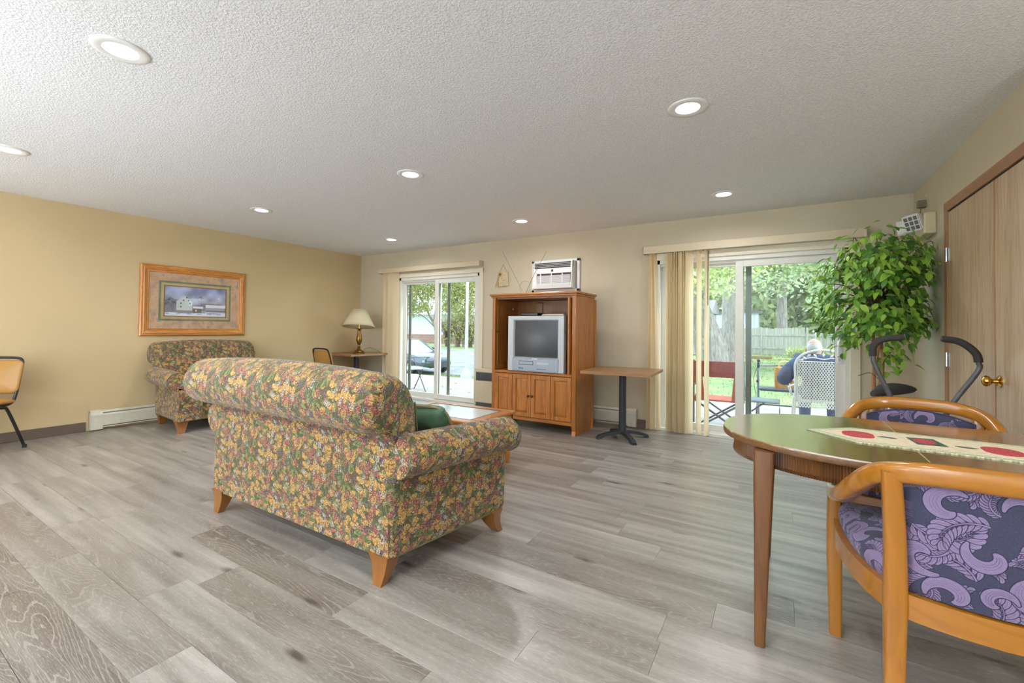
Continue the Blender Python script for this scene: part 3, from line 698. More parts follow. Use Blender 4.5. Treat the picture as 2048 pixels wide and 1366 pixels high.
def television():
    x0, x1, yf, z0 = -2.745, -2.015, 4.392, .672
    t = thing('television', 'silver tube television set with built-in players inside the oak cabinet', 'television', ((x0+x1)/2, yf, z0))
    hx = (x1-x0)/2; H = .648
    # front bezel as a frame bevelled towards the screen
    sx, s0, s1 = .277, .172, .588
    outer = [(-hx, 0), (hx, 0), (hx, H), (-hx, H)]
    mb = MB()
    ro = [Vector((x, .05, z)) for x, z in outer]; rf = [Vector((x*.985, 0.0, .008+z*.978)) for x, z in outer]
    ri = [Vector((x, .006, z)) for x, z in ((-sx-.012, s0-.012), (sx+.012, s0-.012), (sx+.012, s1+.012), (-sx-.012, s1+.012))]
    rs = [Vector((x, .022, z)) for x, z in ((-sx, s0), (sx, s0), (sx, s1), (-sx, s1))]
    rb = [Vector((x, .05, z)) for x, z in ((-sx, s0), (sx, s0), (sx, s1), (-sx, s1))]
    mb.loft([ro, rf, ri, rs, rb], cap=False); obj('bezel', mb, M_SILV, t, 15)
    n = 10; V = []; F = []
    for i in range(n+1):
        for j in range(n+1):
            u, v = -1+2*i/n, -1+2*j/n; V.append((u*(sx+.004), .030-.018*(1-u*u*.6-v*v*.4), (s0+s1)/2+v*((s1-s0)/2+.004)))
    for i in range(n):
        for j in range(n): q = i*(n+1)+j; F.append((q, q+1, q+n+2, q+n+1))
    tm = T('tube_glass'); tm.P(color=L(62, 66, 72), rough=.26, spec=.5); obj('screen', MB().add(V, F), tm.m, t, 60)
    obj('lower_panel', MB().bx(-sx-.02, sx+.02, -.006, .02, .012, s0-.014, .004), M_SILV2, t)
    p = MB().bx(-.20, -.02, -.010, -.004, .085, .122, .003); obj('disc_tray', p, M_SILV2, t)
    obj('tray_outline', MB().bx(-.203, -.017, -.0085, -.004, .081, .126), M_GREY, t)
    obj('tape_slot', MB().bx(.03, .18, -.009, -.004, .088, .118, .003), M_SILV, t)
    for k in range(4): obj('button', MB().bx(-.21+k*.016, -.20+k*.016, -.010, -.004, .036, .046), M_DARK, t, 0)
    for k in range(9): obj('button', MB().bx(.03+k*.014, .037+k*.014, -.010, -.004, .036, .042), M_DARK, t, 0)
    obj('name_badge', MB().bx(-.035, .035, -.0085, -.004, .150, .160, .002), M_PWHITE, t)
    obj('housing', MB().loft([[Vector((x*k, y, .01+z*kz)) for x, z in outer] for y, k, kz in ((.045, .99, .98), (.16, .96, .96), (.40, .68, .72))]), flat('tv_back_grey', (120, 122, 126), .6), t, 20)
    obj('foot', MB().bx(-.25, .25, .02, .30, -.0, .014), M_DARK, t)
television()
def on_tv():
    zt = .672+.648+.004
    t = thing('cable_box', 'small black video box lying on top of the television', 'set-top box', (-2.50, 4.55, zt-.006))
    obj('case', MB().bx(-.13, .10, -.06, .07, .006, .038, .005), M_BLACK, t); obj('front_panel', MB().bx(-.12, .09, -.064, -.058, .011, .032, .002), M_GREY, t)
    for x in (-.1, .07): obj('foot', MB().bx(x-.012, x+.012, -.04, .05, 0, .007), M_DARK, t)
    b = MB().bx(-.14, .14, -.06, .06, 0, .012, .003).bx(-.13, .135, -.055, .055, .012, .020, .003)
    tag(obj('booklet', b, flat('booklet_paper', (216, 208, 180), .6), loc=(-2.20, 4.53, zt-.005)), 'thin cream booklet lying on top of the television', 'booklet')
    tag(obj('antenna_cable', MB().tube(bez([(-2.64, 4.93, 1.50), (-2.50, 4.80, 1.49), (-2.42, 4.66, 1.42), (-2.39, 4.60, 1.36), (-2.34, 4.58, 1.335)]), .005, 6), M_BLACK), 'black cable hanging inside the cabinet above the television', 'cable')
    t = thing('tabletop_antenna', 'wire loop television antenna with two telescopic rods on the cabinet', 'antenna', (-2.79, 4.86, 1.585))
    obj('base', MB().lathe([(0, 0), (.06, 0), (.058, .014), (.02, .026), (0, .028)], 18), M_BLACK, t)
    obj('loop', MB().tube([(.075*math.cos(a), 0, .11+.085*math.sin(a)) for a in [k*2*PI/32 for k in range(32)]], .0022, 5, loop=True), M_CHROME, t)
    obj('rod', MB().tube([(-.01, 0, .02), (-.12, .0, .22), (-.34, .0, .60)], [.003, .0028, .0015], 5), M_CHROME, t)
    obj('rod', MB().tube([(.02, -.02, .02), (.14, -.02, .26), (.31, .0, .55)], [.003, .0028, .0015], 5), M_BLACK, t)
on_tv()

# ------------------------------------------------------------------ things on the walls
def picture():
    t = thing('framed_picture', 'oak framed winter barn picture hanging on the yellow left wall', 'picture', (XL, 2.686, 1.464))
    a, b = .592, .43     # half sizes; frame profile swept with mitres, local x = out of wall
    prof = [(0, 0), (0, .020), (.012, .032), (.028, .030), (.036, .036), (.058, .028), (.070, .018), (.082, .020), (.088, .012), (.088, .002)]
    for nm, rot, mat in (('rail', 0, M_FRAMEW), ('stile', 1, M_FRAMEZ), ('rail', 2, M_FRAMEW), ('stile', 3, M_FRAMEZ)):
        ln = a if rot % 2 == 0 else b; ot = b if rot % 2 == 0 else a
        rings = [[Vector((o+.002, s*(ln-i), ot-i)) for i, o in prof] for s in (-1, 1)]
        M_ = Matrix.Rotation(rot*PI/2, 4, 'X')
        obj(nm, MB().loft(rings).xf(M_), mat, t, 25)
    def mat_board(nm, i0, i1, x, mt):
        f = MB(); y0, z0, y1, z1 = a-i0, b-i0, a-i1, b-i1
        f.bx(0, x, -y0, y0, z1, z0).bx(0, x, -y0, y0, -z0, -z1).bx(0, x, -y0, -y1, -z1, z1).bx(0, x, y1, y0, -z1, z1); obj(nm, f, mt, t, 0)
    def mot(nm, c): m = T(nm); v = m.co((1, 1, 1)); m.P(color=m.ramp(m.noise(v, 9, 4, .6), [(.3+.4*i/(len(c)-1), L(*q)) for i, q in enumerate(c)]), rough=.7); return m.m
    mat_board('outer_mat', .084, .20, .012, mot('mat_mottled', [(150, 146, 142), (196, 160, 128), (212, 172, 140), (156, 146, 132)]))
    mat_board('green_mat', .185, .215, .013, mot('mat_green', [(104, 112, 90), (134, 138, 108)]))
    mat_board('gold_mat', .208, .24, .014, mot('mat_gold', [(172, 160, 122), (196, 178, 128)]))
    mat_board('rust_fillet', .236, .248, .015, flat('mat_rust', (150, 104, 66), .6))
    im = T('print_paper'); uv = im.n('TexCoord').outputs['Generated']
    mp = im.n('Mapping', {'Vector': uv, 'Rotation': (0, 0, 0)})
    sep = im.n('SeparateXYZ', {0: uv}); cm = im.n('CombineXYZ', {0: sep.outputs[1], 1: sep.outputs[2], 2: 0.})
    tx = im.n('TexImage', {'Vector': cm.outputs[0]}, image=barn_image()); im.P(color=tx.outputs[0], rough=.6)
    obj('print', MB().bx(.002, .009, -a+.245, a-.245, -b+.245, b-.245), im.m, t, 0)
    obj('glazing', MB().bx(.0165, .018, -a+.08, a-.08, -b+.08, b-.08), M_PGLASS, t, 0)
picture()
def baseboard_heater(nm, lab, ln, loc, rotz, caps):
    t = thing(nm, lab, 'baseboard heater', loc, rotz)     # local: x along the wall, y out of it
    obj('back_plate', MB().bx(0, ln, 0, .008, .02, .215), M_HEAT, t)
    c = MB().prism([(.0, .20), (.0, .215), (.03, .215), (.052, .196), (.050, .190), (.028, .205)], 0, ln, 0); obj('hood', c, M_HEAT, t)
    obj('front_panel', MB().prism([(.056, .05), (.062, .05), (.062, .165), (.05, .182), (.046, .18), (.056, .16)], .10, ln-.10 if caps > 1 else ln, 0), M_HEAT, t)
    obj('fin_core', MB().bx(.02, ln-.02, .01, .048, .06, .15), M_DARK, t)
    for k in range(caps):
        x = 0 if k == 0 else ln-.10
        obj('end_cap', MB().prism([(0, .012), (.066, .012), (.066, .17), (.05, .205), (.03, .22), (0, .22)], x, x+.10, 0), M_HEAT, t, 20)
    obj('lower_lip', MB().bx(.1, ln-.02, .02, .06, .03, .04), M_HEAT, t)
# left wall: runs away along +Y; local x -> world +Y means rotation +90 and y -> -X, so build mirrored from the far end
baseboard_heater('baseboard_heater', 'cream baseboard heater along the left wall beside the armchair', 2.55, (XL, 4.23, 0), -PI/2, 2)
baseboard_heater('baseboard_heater', 'cream baseboard heater behind the pedestal table right of the oak cabinet', 1.45, (-1.455, YB, 0), PI, 2)
def wall_heater():
    t = thing('wall_heater', 'beige upright wall heater with dark grilles beside the oak cabinet', 'wall heater', (-3.60, YB, .04))
    w = .225
    obj('cabinet', MB().bx(-w, w, -.085, 0, 0, .545, .006), M_HBEIGE, t)
    obj('front_panel', MB().bx(-w+.035, w-.035, -.092, -.08, .055, .355, .003), M_HBEIGE, t)
    for z0, z1 in ((.37, .492), (.0, .055)):
        obj('grille_recess', MB().bx(-w+.04, w-.04, -.0875, -.083, z0, z1), flat('grille_shadow', (78, 78, 80), .6), t, 0)
        n = int((z1-z0)/.011)
        for k in range(n): obj('louver', MB().bx(-w+.042, w-.042, -.093, -.086, z0+.004+k*.011, z0+.007+k*.011), M_GRILL, t, 0)
wall_heater()
def air_conditioner():
    t = thing('air_conditioner', 'white through-wall air conditioner above the oak cabinet', 'air conditioner', (-2.552, YB, 1.665))
    f = MB(); w = .35
    f.bx(-w, -w+.04, -.03, 0, 0, .428, .004).bx(w-.04, w, -.03, 0, 0, .428, .004).bx(-w, w, -.03, 0, .39, .428, .004).bx(-w, w, -.03, 0, 0, .035, .004)
    obj('wall_trim', f, M_PWHITE, t)
    a = .292
    body = [[Vector((x, y, z)) for x, z in ((-a, .03), (a, .03), (a, .395), (-a, .395))] for y in (0, -.10)]
    body.append([Vector((x, y, z)) for x, y, z in ((-a+.01, -.135, .04), (a-.01, -.135, .04), (a-.01, -.105, .392), (-a+.01, -.105, .392))])
    obj('case', MB().loft(body), M_PWHITE, t, 25)
    yf = lambda z: -.135+.03*(z-.04)/.352
    g = MB(); g.bx(-a+.03, a-.03, yf(.34)-.003, yf(.34)+.01, .305, .38); obj('outlet_recess', g, M_DARK, t, 0)
    for k in range(9): x = -a+.035+k*.0655; obj('outlet_vane', MB().bx(x+.028, x+.033, yf(.34)-.008, yf(.34), .308, .377), M_GRILL, t, 0)
    for k in range(3): obj('outlet_louver', MB().bx(-a+.03, a-.03, yf(.34)-.007, yf(.34)+.0, .322+k*.019, .326+k*.019), M_PWHITE, t, 0)
    obj('intake_recess', MB().bx(-a+.075, a-.025, yf(.14)-.003, yf(.14)+.012, .06, .235), M_DARK, t, 0)
    for k in range(14): obj('intake_louver', MB().bx(-a+.078, a-.028, yf(.06+k*.0126)-.009, yf(.06+k*.0126)-.001, .062+k*.0126, .0695+k*.0126), M_PWHITE, t, 0)
    for x in (-.16, .0, .155): obj('intake_rib', MB().bx(x-.006, x+.006, yf(.14)-.012, yf(.14), .055, .24), M_PWHITE, t, 0)
    obj('control_panel', MB().bx(-a+.012, -a+.07, yf(.14)-.006, yf(.14)+.01, .045, .245, .003), M_PWHITE, t)
    obj('emblem', MB().bx(-.015, .015, yf(.27)-.004, yf(.27), .258, .288, .002), M_DARK, t)
    obj('control_dial', MB().bx(-a+.02, -a+.06, yf(.2)-.008, yf(.2), .226, .232), M_DARK, t)
air_conditioner()
def plaque():
    t = thing('wall_plaque', 'small cream wooden plaque with sunflower and raffia hung on the wall', 'wall plaque', (-3.375, YB-.004, 1.88), 0)
    t.rotation_euler = (0, math.radians(-2), 0)
    obj('board', MB().bx(-.083, .083, -.022, -.004, -.105, .10, .005), flat('plaque_wood', (206, 188, 150), .6, bump=.1), t)
    obj('hanger', MB().tube(bez([(-.065, -.012, .10), (-.03, -.012, .15), (0, -.006, .21), (.03, -.012, .15), (.065, -.012, .10)]), .0018, 5), flat('jute', (140, 116, 84), .9), t)
    my = flat('sunflower_yellow', (176, 136, 58), .7); fl = MB()
    for k in range(6):
        a = k*PI/3+.3; c = Vector((-.045, -.026, .066)); d = Vector((math.cos(a), 0, math.sin(a))); n = Vector((-math.sin(a), 0, math.cos(a)))
        fl.add([c+n*.016, c+d*.045+Vector((0, -.004, 0)), c-n*.016, c+Vector((0, -.008, 0))], [(0, 1, 3), (1, 2, 3), (0, 3, 2)])
    s = obj('sunflower', fl, my, t, 0); obj('seed_head', MB().lathe([(0, 0), (.010, 0), (.007, .006), (0, .007)], 10).xf(Matrix.Translation((-.045, -.032, .066)) @ Matrix.Rotation(PI/2, 4, 'X')), M_DARK, s)
    r = MB(); rr = random.Random(4)
    for k in range(14):
        x = -.075+rr.uniform(-.015, .02); e = rr.uniform(-.06, .01)
        r.tube(bez([(x, -.024, .05), (x-.015, -.03, -.02), (x+e, -.028, -.10-rr.uniform(0, .04))], 4), .0014, 4)
    obj('raffia', r, flat('raffia', (190, 158, 116), .9), t, kind='stuff')
    m = MB(); rr = random.Random(2)                 # the faded lines of script, too small to read
    for row, z in enumerate((.005, -.025, -.055, -.082)):
        x = -.03
        while x < .062: w = rr.uniform(.006, .018); m.bx(x, x+w, -.0228, -.0222, z, z+rr.uniform(.004, .008)); x += w+.005
    obj('faded_script', m, flat('ink_brown', (150, 132, 106), .8), t, 0)
plaque()
def wall_bits():
    def outlet(lab, loc, rz, plug=False):
        t = thing('wall_outlet', lab, 'outlet', loc, rz)
        obj('cover_plate', MB().bx(-.035, .035, -.006, 0, -.057, .057, .002), M_PLATE, t)
        for z in (-.02, .02):
            if plug and z < 0: continue
            s = obj('socket', MB().bx(-.015, .015, -.0075, -.005, z-.013, z+.013, .002), M_PLATE, t)
            obj('slot', MB().bx(-.007, -.004, -.0082, -.007, z-.005, z+.006).bx(.004, .007, -.0082, -.007, z-.005, z+.006), M_DARK, s, 0)
    outlet('beige wall outlet under the lamp table in the far corner', (-6.17, YB, .37), 0)
    outlet('beige wall outlet high on the right wall above the emergency light', (XR, 4.87, 2.27), -PI/2, True)
    tag(obj('blind_bracket', MB().bx(-.014, .014, -.03, 0, -.022, .022, .003).bx(-.01, .01, -.034, -.03, -.012, .012, .002), M_TRIM, loc=(-3.82, YB, 2.139)), 'tiny cream bracket on the wall above the left glass door', 'bracket')
    t = thing('emergency_light', 'white twin-head emergency light on the right wall above the plant', 'emergency light', (XR, 4.76, 2.03), -PI/2)
    obj('housing', MB().bx(-.155, .165, -.075, 0, -.085, .085, .008), M_PLATE, t)
    for x, tilt, yaw in ((.055, 18, 30), (-.17, 8, -55)):
        M_ = Matrix.Translation((x, -.10, .035)) @ Matrix.Rotation(math.radians(yaw), 4, 'Z') @ Matrix.Rotation(math.radians(tilt), 4, 'X')
        h = obj('lamp_head', MB().loft([[Vector((a*w, y, b*w2)) for a, b in rrect(1, 1, .3, 3)] for y, w, w2 in ((.05, .03, .03), (.02, .06, .055), (-.035, .078, .068))]).xf(M_), M_PWHITE, t, 40)
        g = MB()
        for k in range(4): g.bx(-.074, .074, -.041, -.034, -.062+k*.038, -.055+k*.038, 0, M_); g.bx(-.068+k*.043, -.062+k*.043, -.040, -.034, -.062, .06, 0, M_)
        obj('lens_ribs', g, M_PWHITE, h, 0); obj('lens', MB().bx(-.07, .07, -.036, -.033, -.06, .06, 0, M_), M_GRILL, h, 0)
    t = thing('power_plug', 'brown transformer plug with its cord at the high wall outlet', 'plug', (XR-.006, 4.87, 2.25), -PI/2)
    obj('transformer', MB().bx(-.025, .025, -.055, 0, -.04, .02, .004), flat('plug_brown', (120, 108, 88), .5), t)
    obj('cord', MB().tube(bez([(0, -.03, -.035), (.004, -.035, -.08), (.03, -.04, -.13)]), .0035, 6), flat('cord_brown', (108, 96, 78), .6), t)
wall_bits()
def blinds(lab, vx0, vx1, vz0, vz1, vanes, loc, wand=None):
    t = thing('vertical_blind', lab, 'blind', loc); y = 0
    obj('valance', MB().bx(vx0, vx1, -.10, -.085, vz0, vz1, .004).bx(vx0, vx0+.012, -.10, 0, vz0, vz1, .003).bx(vx1-.012, vx1, -.10, 0, vz0, vz1, .003), M_VAL, t)
    obj('head_rail', MB().bx(vx0+.02, vx1-.02, -.075, -.035, vz1-.05, vz1-.02), M_PWHITE, t)
    rr = random.Random(int(abs(vx0)*100))
    for x, ang, lean in vanes:
        a = math.radians(ang); d = Vector((math.cos(a), math.sin(a), 0)); nn = Vector((-math.sin(a), math.cos(a), 0)); rings = []
        for z in (.015, .5, 1., 1.5, vz0+.02):
            u = 1-z/vz0; c = Vector((x+lean*u, -.055+rr.uniform(-.004, .004)*u, z)); row = []
            for k in range(5): s = -1+k/2; row.append(c+d*s*.0445+nn*(.006*(1-s*s)))
            rings.append(row+[p+nn*-.0012 for p in row[::-1]])
        obj('vane', MB().loft(rings), M_VANE, t, 60)
    if wand: obj('wand', MB().tube([(wand[0], -.05, wand[1]), (wand[0], -.05, wand[2])], .004, 6), M_BLACK, t)
rv = random.Random(8)
blinds('cream vertical blind drawn to the left of the left glass door', -5.885, -3.735, 2.085, 2.162, [(-5.73+k*.0215, 66+rv.uniform(-32, 24), rv.uniform(-.006, .006)) for k in range(13)], (0, YB, 0))
blinds('cream vertical blind gathered at the left side of the right glass door', -1.38, .70, 2.06, 2.15,
       [(-1.285, 70, -.03), (-1.262, 60, .0), (-1.24, 75, .05)]+[(-1.09+k*.0145, 72+rv.uniform(-30, 24), rv.uniform(-.012, .012)) for k in range(14)]+[(-.865, 35, .0), (-.765, 62, 0.), (-.685, 64, 0.)], (0, YB, 0), (-.675, 2.05, 1.45))

# ------------------------------------------------------------------ tables, chairs, lamp
def pedestal_table(lab, loc, rotz, w, zt, legs_rot):
    t = thing('pedestal_table', lab, 'table', loc, rotz)
    h = w/2
    obj('tabletop', MB().bx(-h, h, -h, h, zt-.030, zt, .002), M_LAM, t)
    e = MB()
    e.bx(-h-.002, h+.002, -h-.003, -h, zt-.030, zt-.001).bx(-h-.002, h+.002, h, h+.003, zt-.030, zt-.001).bx(-h-.003, -h, -h, h, zt-.030, zt-.001).bx(h, h+.003, -h, h, zt-.030, zt-.001)
    obj('edge_band', e, M_LAM, t, 0)
    obj('spider_plate', MB().bx(-.15, .15, -.15, .15, zt-.045, zt-.03), M_IRON, t)
    obj('column', MB().lathe([(0, .045), (.041, .045), (.038, .08), (.038, zt-.05), (.05, zt-.045), (0, zt-.045)], 20), M_IRON, t)
    for k in range(4):
        a = legs_rot+k*PI/2; d = Vector((math.cos(a), math.sin(a), 0)); n = Vector((-d.y, d.x, 0)); rings = []
        for r, z0, z1, hw in ((.0, .055, .085, .045), (.10, .05, .078, .034), (.20, .030, .060, .030), (.27, .004, .040, .032), (.295, .0, .022, .026)):
            rings.append([d*r+n*s*hw+Vector((0, 0, z)) for s, z in ((-1, z0), (1, z0), (.7, z1), (-.7, z1))])
        f = obj('foot', MB().loft(rings), M_IRON, t, 40)
    return t
pedestal_table('square laminate table on a black pedestal between the oak cabinet and the right door', (-1.447, 4.672, 0), math.radians(3.7), .715, .735, math.radians(38))
pedestal_table('square laminate table carrying the brass lamp in the far corner', (-6.025, 4.88, 0), math.radians(-3), .74, .735, math.radians(45))

def vinyl_chair(lab, loc, rotz):
    t = thing('stacking_chair', lab, 'chair', loc, rotz, 'tan vinyl chairs')
    obj('seat', cushion(MB(), .21, .21, .425, .475, .05, .015), M_TAN, t, 60)
    b = cushion(MB(), .205, .155, -.02, .025, .05, .012)
    b.xf(Matrix.Translation((0, -.235, .665)) @ Matrix.Rotation(math.radians(-78), 4, 'X'))
    obj('backrest', b, M_TAN, t, 60)
    u = bez([(-.17, .06, .42), (-.185, -.10, .42), (-.19, -.175, .45), (-.188, -.215, .55), (-.18, -.262, .74), (-.165, -.285, .815), (-.12, -.292, .838), (0, -.294, .842), (.12, -.292, .838), (.165, -.285, .815), (.18, -.262, .74), (.188, -.215, .55), (.19, -.175, .45), (.185, -.10, .42), (.17, .06, .42)], 5)
    obj('back_frame', MB().tube(u, .0125, 8), M_BLACK, t, 60)
    for s in (-1, 1):
        obj('leg', MB().tube(bez([(s*.195, .05, .415), (s*.20, -.07, .405), (s*.205, -.12, .36), (s*.215, -.27, .012)], 5), .012, 8), M_BLACK, t, 60)
        obj('leg', MB().tube(bez([(s*.19, -.05, .405), (s*.20, .10, .40), (s*.205, .15, .36), (s*.215, .25, .012)], 5), .012, 8), M_BLACK, t, 60)
        for y in (-.27, .25): obj('foot_cap', MB().lathe([(0, 0), (.016, 0), (.016, .03), (0, .03)], 10, (s*.2155, y, 0)), M_DARK, t)
    obj('cross_brace', MB().tube([(-.20, -.07, .40), (.20, -.07, .40)], .009, 6).tube([(-.20, .10, .395), (.20, .10, .395)], .009, 6), M_BLACK, t)
vinyl_chair('tan vinyl chair with a black tube frame pulled up to the lamp table', (-5.80, 4.33, 0), math.radians(2))
vinyl_chair('tan vinyl chair with a black tube frame cut by the left edge of the view', (-6.04, .79, 0), math.radians(-140))

def table_lamp():
    t = thing('table_lamp', 'brass table lamp with a cream cone shade on the corner table', 'lamp', (-5.865, 4.80, .735))
    obj('base', MB().lathe([(0, 0), (.092, 0), (.094, .014), (.086, .024), (.070, .030), (.062, .045), (.045, .058), (.028, .072), (.020, .09)], 28), M_ABRASS, t, 40)
    obj('stem', MB().lathe([(.018, .088), (.026, .100), (.018, .112), (.022, .125), (.016, .14), (.030, .165), (.045, .20), (.048, .235), (.040, .28), (.028, .33), (.022, .37), (.026, .382), (.018, .39), (.054, .402), (.056, .408), (.012, .412), (0, .412)], 24), M_ABRASS, t, 50)
    obj('candle_sleeve', MB().lathe([(.014, .41), (.014, .50), (0, .50)], 12), M_BRASS, t)
    s = MB(); n = 40; rings = []
    for r, z in ((.255, .435), (.225, .495), (.17, .60), (.115, .705)): rings.append([Vector((r*math.cos(k*2*PI/n)*(1+.006*(k % 2)), r*math.sin(k*2*PI/n)*(1+.006*(k % 2)), z)) for k in range(n)])
    s.loft(rings, cap=False); so = obj('shade', s, M_SHADE, t, 60); md = so.modifiers.new('t', 'SOLIDIFY'); md.thickness = .003
    for r, z in ((.256, .434), (.116, .706)): obj('shade_band', MB().tube([(r*math.cos(k*2*PI/n), r*math.sin(k*2*PI/n), z) for k in range(n)], .004, 6, loop=True), M_SHADE, so)
    so.matrix_local = Matrix.Translation((0, 0, .70)) @ Matrix.Rotation(math.radians(-9), 4, Vector((.853, .522, 0))) @ Matrix.Translation((0, 0, -.70))
    obj('finial', MB().tube([(0, 0, .50), (0, 0, .705)], .003, 6).tube([(-.114, 0, .70), (.114, 0, .70)], .002, 5).lathe([(0, .70), (.008, .702), (.011, .715), (.006, .73), (0, .738)], 10), M_ABRASS, t)
    for pts in ([(.04, .05, .03), (.12, .02, .075), (.20, .05, .10), (.29, .12, .06), (.30, .2, .008), (.22, .24, .006)], [(-.05, .05, .03), (-.11, .07, .02), (-.2, .10, .006), (-.30, .0, .006), (-.33, -.08, .006)]):
        obj('cord', MB().tube(bez(pts, 5), .0035, 6), M_ABRASS, t, 60)
table_lamp()

def oval_table():
    t = thing('dining_table', 'walnut-look oval dining table with fluted apron and a leaf, right foreground', 'table', (.42, 2.28, 0))
    a, b, n = .64, .455, 2.35; leaf = .46; zt = .742
    def half(sgn, ins, k0=0):
        pts = []
        for k in range(33):
            th = PI/2+PI*k/32; c, s = math.cos(th), math.sin(th)
            x = math.copysign(abs(c)**(2/n), c)*(a-ins); y = math.copysign(abs(s)**(2/n), s)*(b-ins)
            pts.append((min(x, 0), y))
        return pts
    for sgn in (-1, 1):
        P = half(-1, 0); P = P if sgn < 0 else [(leaf-x, y) for x, y in P]
        cx = -.3 if sgn < 0 else leaf+.3
        rings = [[Vector((cx+(x-cx)*(1-i), y*(1-i), z)) for x, y in P] for i, z in ((.012, zt-.026), (.0, zt-.022), (.0, zt-.005), (.004, zt))]
        for r in rings:
            for v, (x, y) in zip(r, P):
                if (sgn < 0 and x > -1e-6) or (sgn > 0 and x < leaf+1e-6): v.x = -.0012*(1) if sgn < 0 else leaf+.0012
        obj('tabletop', MB().loft(rings), M_WAL, t, 40)
        e = [Vector((x, y, zt-.0135)) for x, y in P]
        obj('edge_band', MB().loft([[Vector((cx+(p.x-cx)*k, p.y*k, zt+dz)) for p in e] for k, dz in ((.999, -.0265), (1.0035, -.022), (1.0045, -.012), (1.002, -.0055))], closed=False, cap=False), M_TEDGE, t, 60)
    obj('leaf_board', MB().bx(.0012, leaf-.0012, -b, b, zt-.026, zt, .002), M_WAL, t)
    obj('leaf_edge', MB().bx(.0012, leaf-.0012, -b-.003, -b, zt-.024, zt-.004).bx(.0012, leaf-.0012, b, b+.003, zt-.024, zt-.004), M_TEDGE, t)
    obj('seam_strip', MB().bx(-.0012, .0012, -b+.002, b-.002, zt-.02, zt-.0012).bx(leaf-.0012, leaf+.0012, -b+.002, b-.002, zt-.02, zt-.0012), flat('seam_bright', (214, 190, 150), .4), t, 0)
    # fluted apron
    ins = .045; path = []
    for sgn in (-1, 1):
        P = half(-1, ins); P = P if sgn < 0 else [(leaf-x, y) for x, y in P][::-1]
        path += P if sgn < 0 else P
    pts = [Vector((x, y, 0)) for x, y in path]; n_ = len(pts); seg = []
    for i in range(n_):
        p, q = pts[i], pts[(i+1) % n_]; m = max(1, int((q-p).length/.0042))
        seg += [p+(q-p)*k/m for k in range(m)]
    if len(seg) % 2: seg.pop()
    cen = Vector((leaf/2, 0, 0)); N_ = len(seg)
    def ring(z, flute):
        out = []
        for i, p in enumerate(seg):
            tg = (seg[(i+1) % N_]-seg[i-1]).normalized(); nrm = Vector((tg.y, -tg.x, 0))
            if nrm.dot(p-cen) < 0: nrm = -nrm
            out.append(p+nrm*(flute if i % 2 else 0)+Vector((0, 0, z)))
        return out
    obj('fluted_apron', MB().loft([ring(.650, .003), ring(.705, .003)], cap=False), M_TLEG, t, 0)
    obj('apron_bead', MB().loft([ring(.638, .002), ring(.638, .007), ring(.650, .007), ring(.650, .002)], cap=False), M_TLEG, t, 60)
    obj('apron_core', MB().loft([[p*.985+cen*.015+Vector((0, 0, z)) for p in seg[::4]] for z in (.64, zt-.026)]), M_TLEG, t)
    for x, y in ((-.47, -.345), (-.465, .325), (leaf+.47, -.335), (leaf+.47, .325)):
        rings = []; sx = -1 if x < 0 else 1; sy = 1 if y > 0 else -1
        for u, w in ((0, .016), (.02, .018), (.5, .026), (.85, .033), (1, .034)):
            z = u*.712; c = Vector((x-sx*.012*u*0+sx*.012*(1-u), y+sy*.045*(1-u), z)); rings.append([c+Vector((px*w/1, py*w, 0)) for px, py in rrect(1, 1, .35, 3)])
        l = obj('leg', MB().loft(rings), M_TLEG, t, 40)
oval_table()
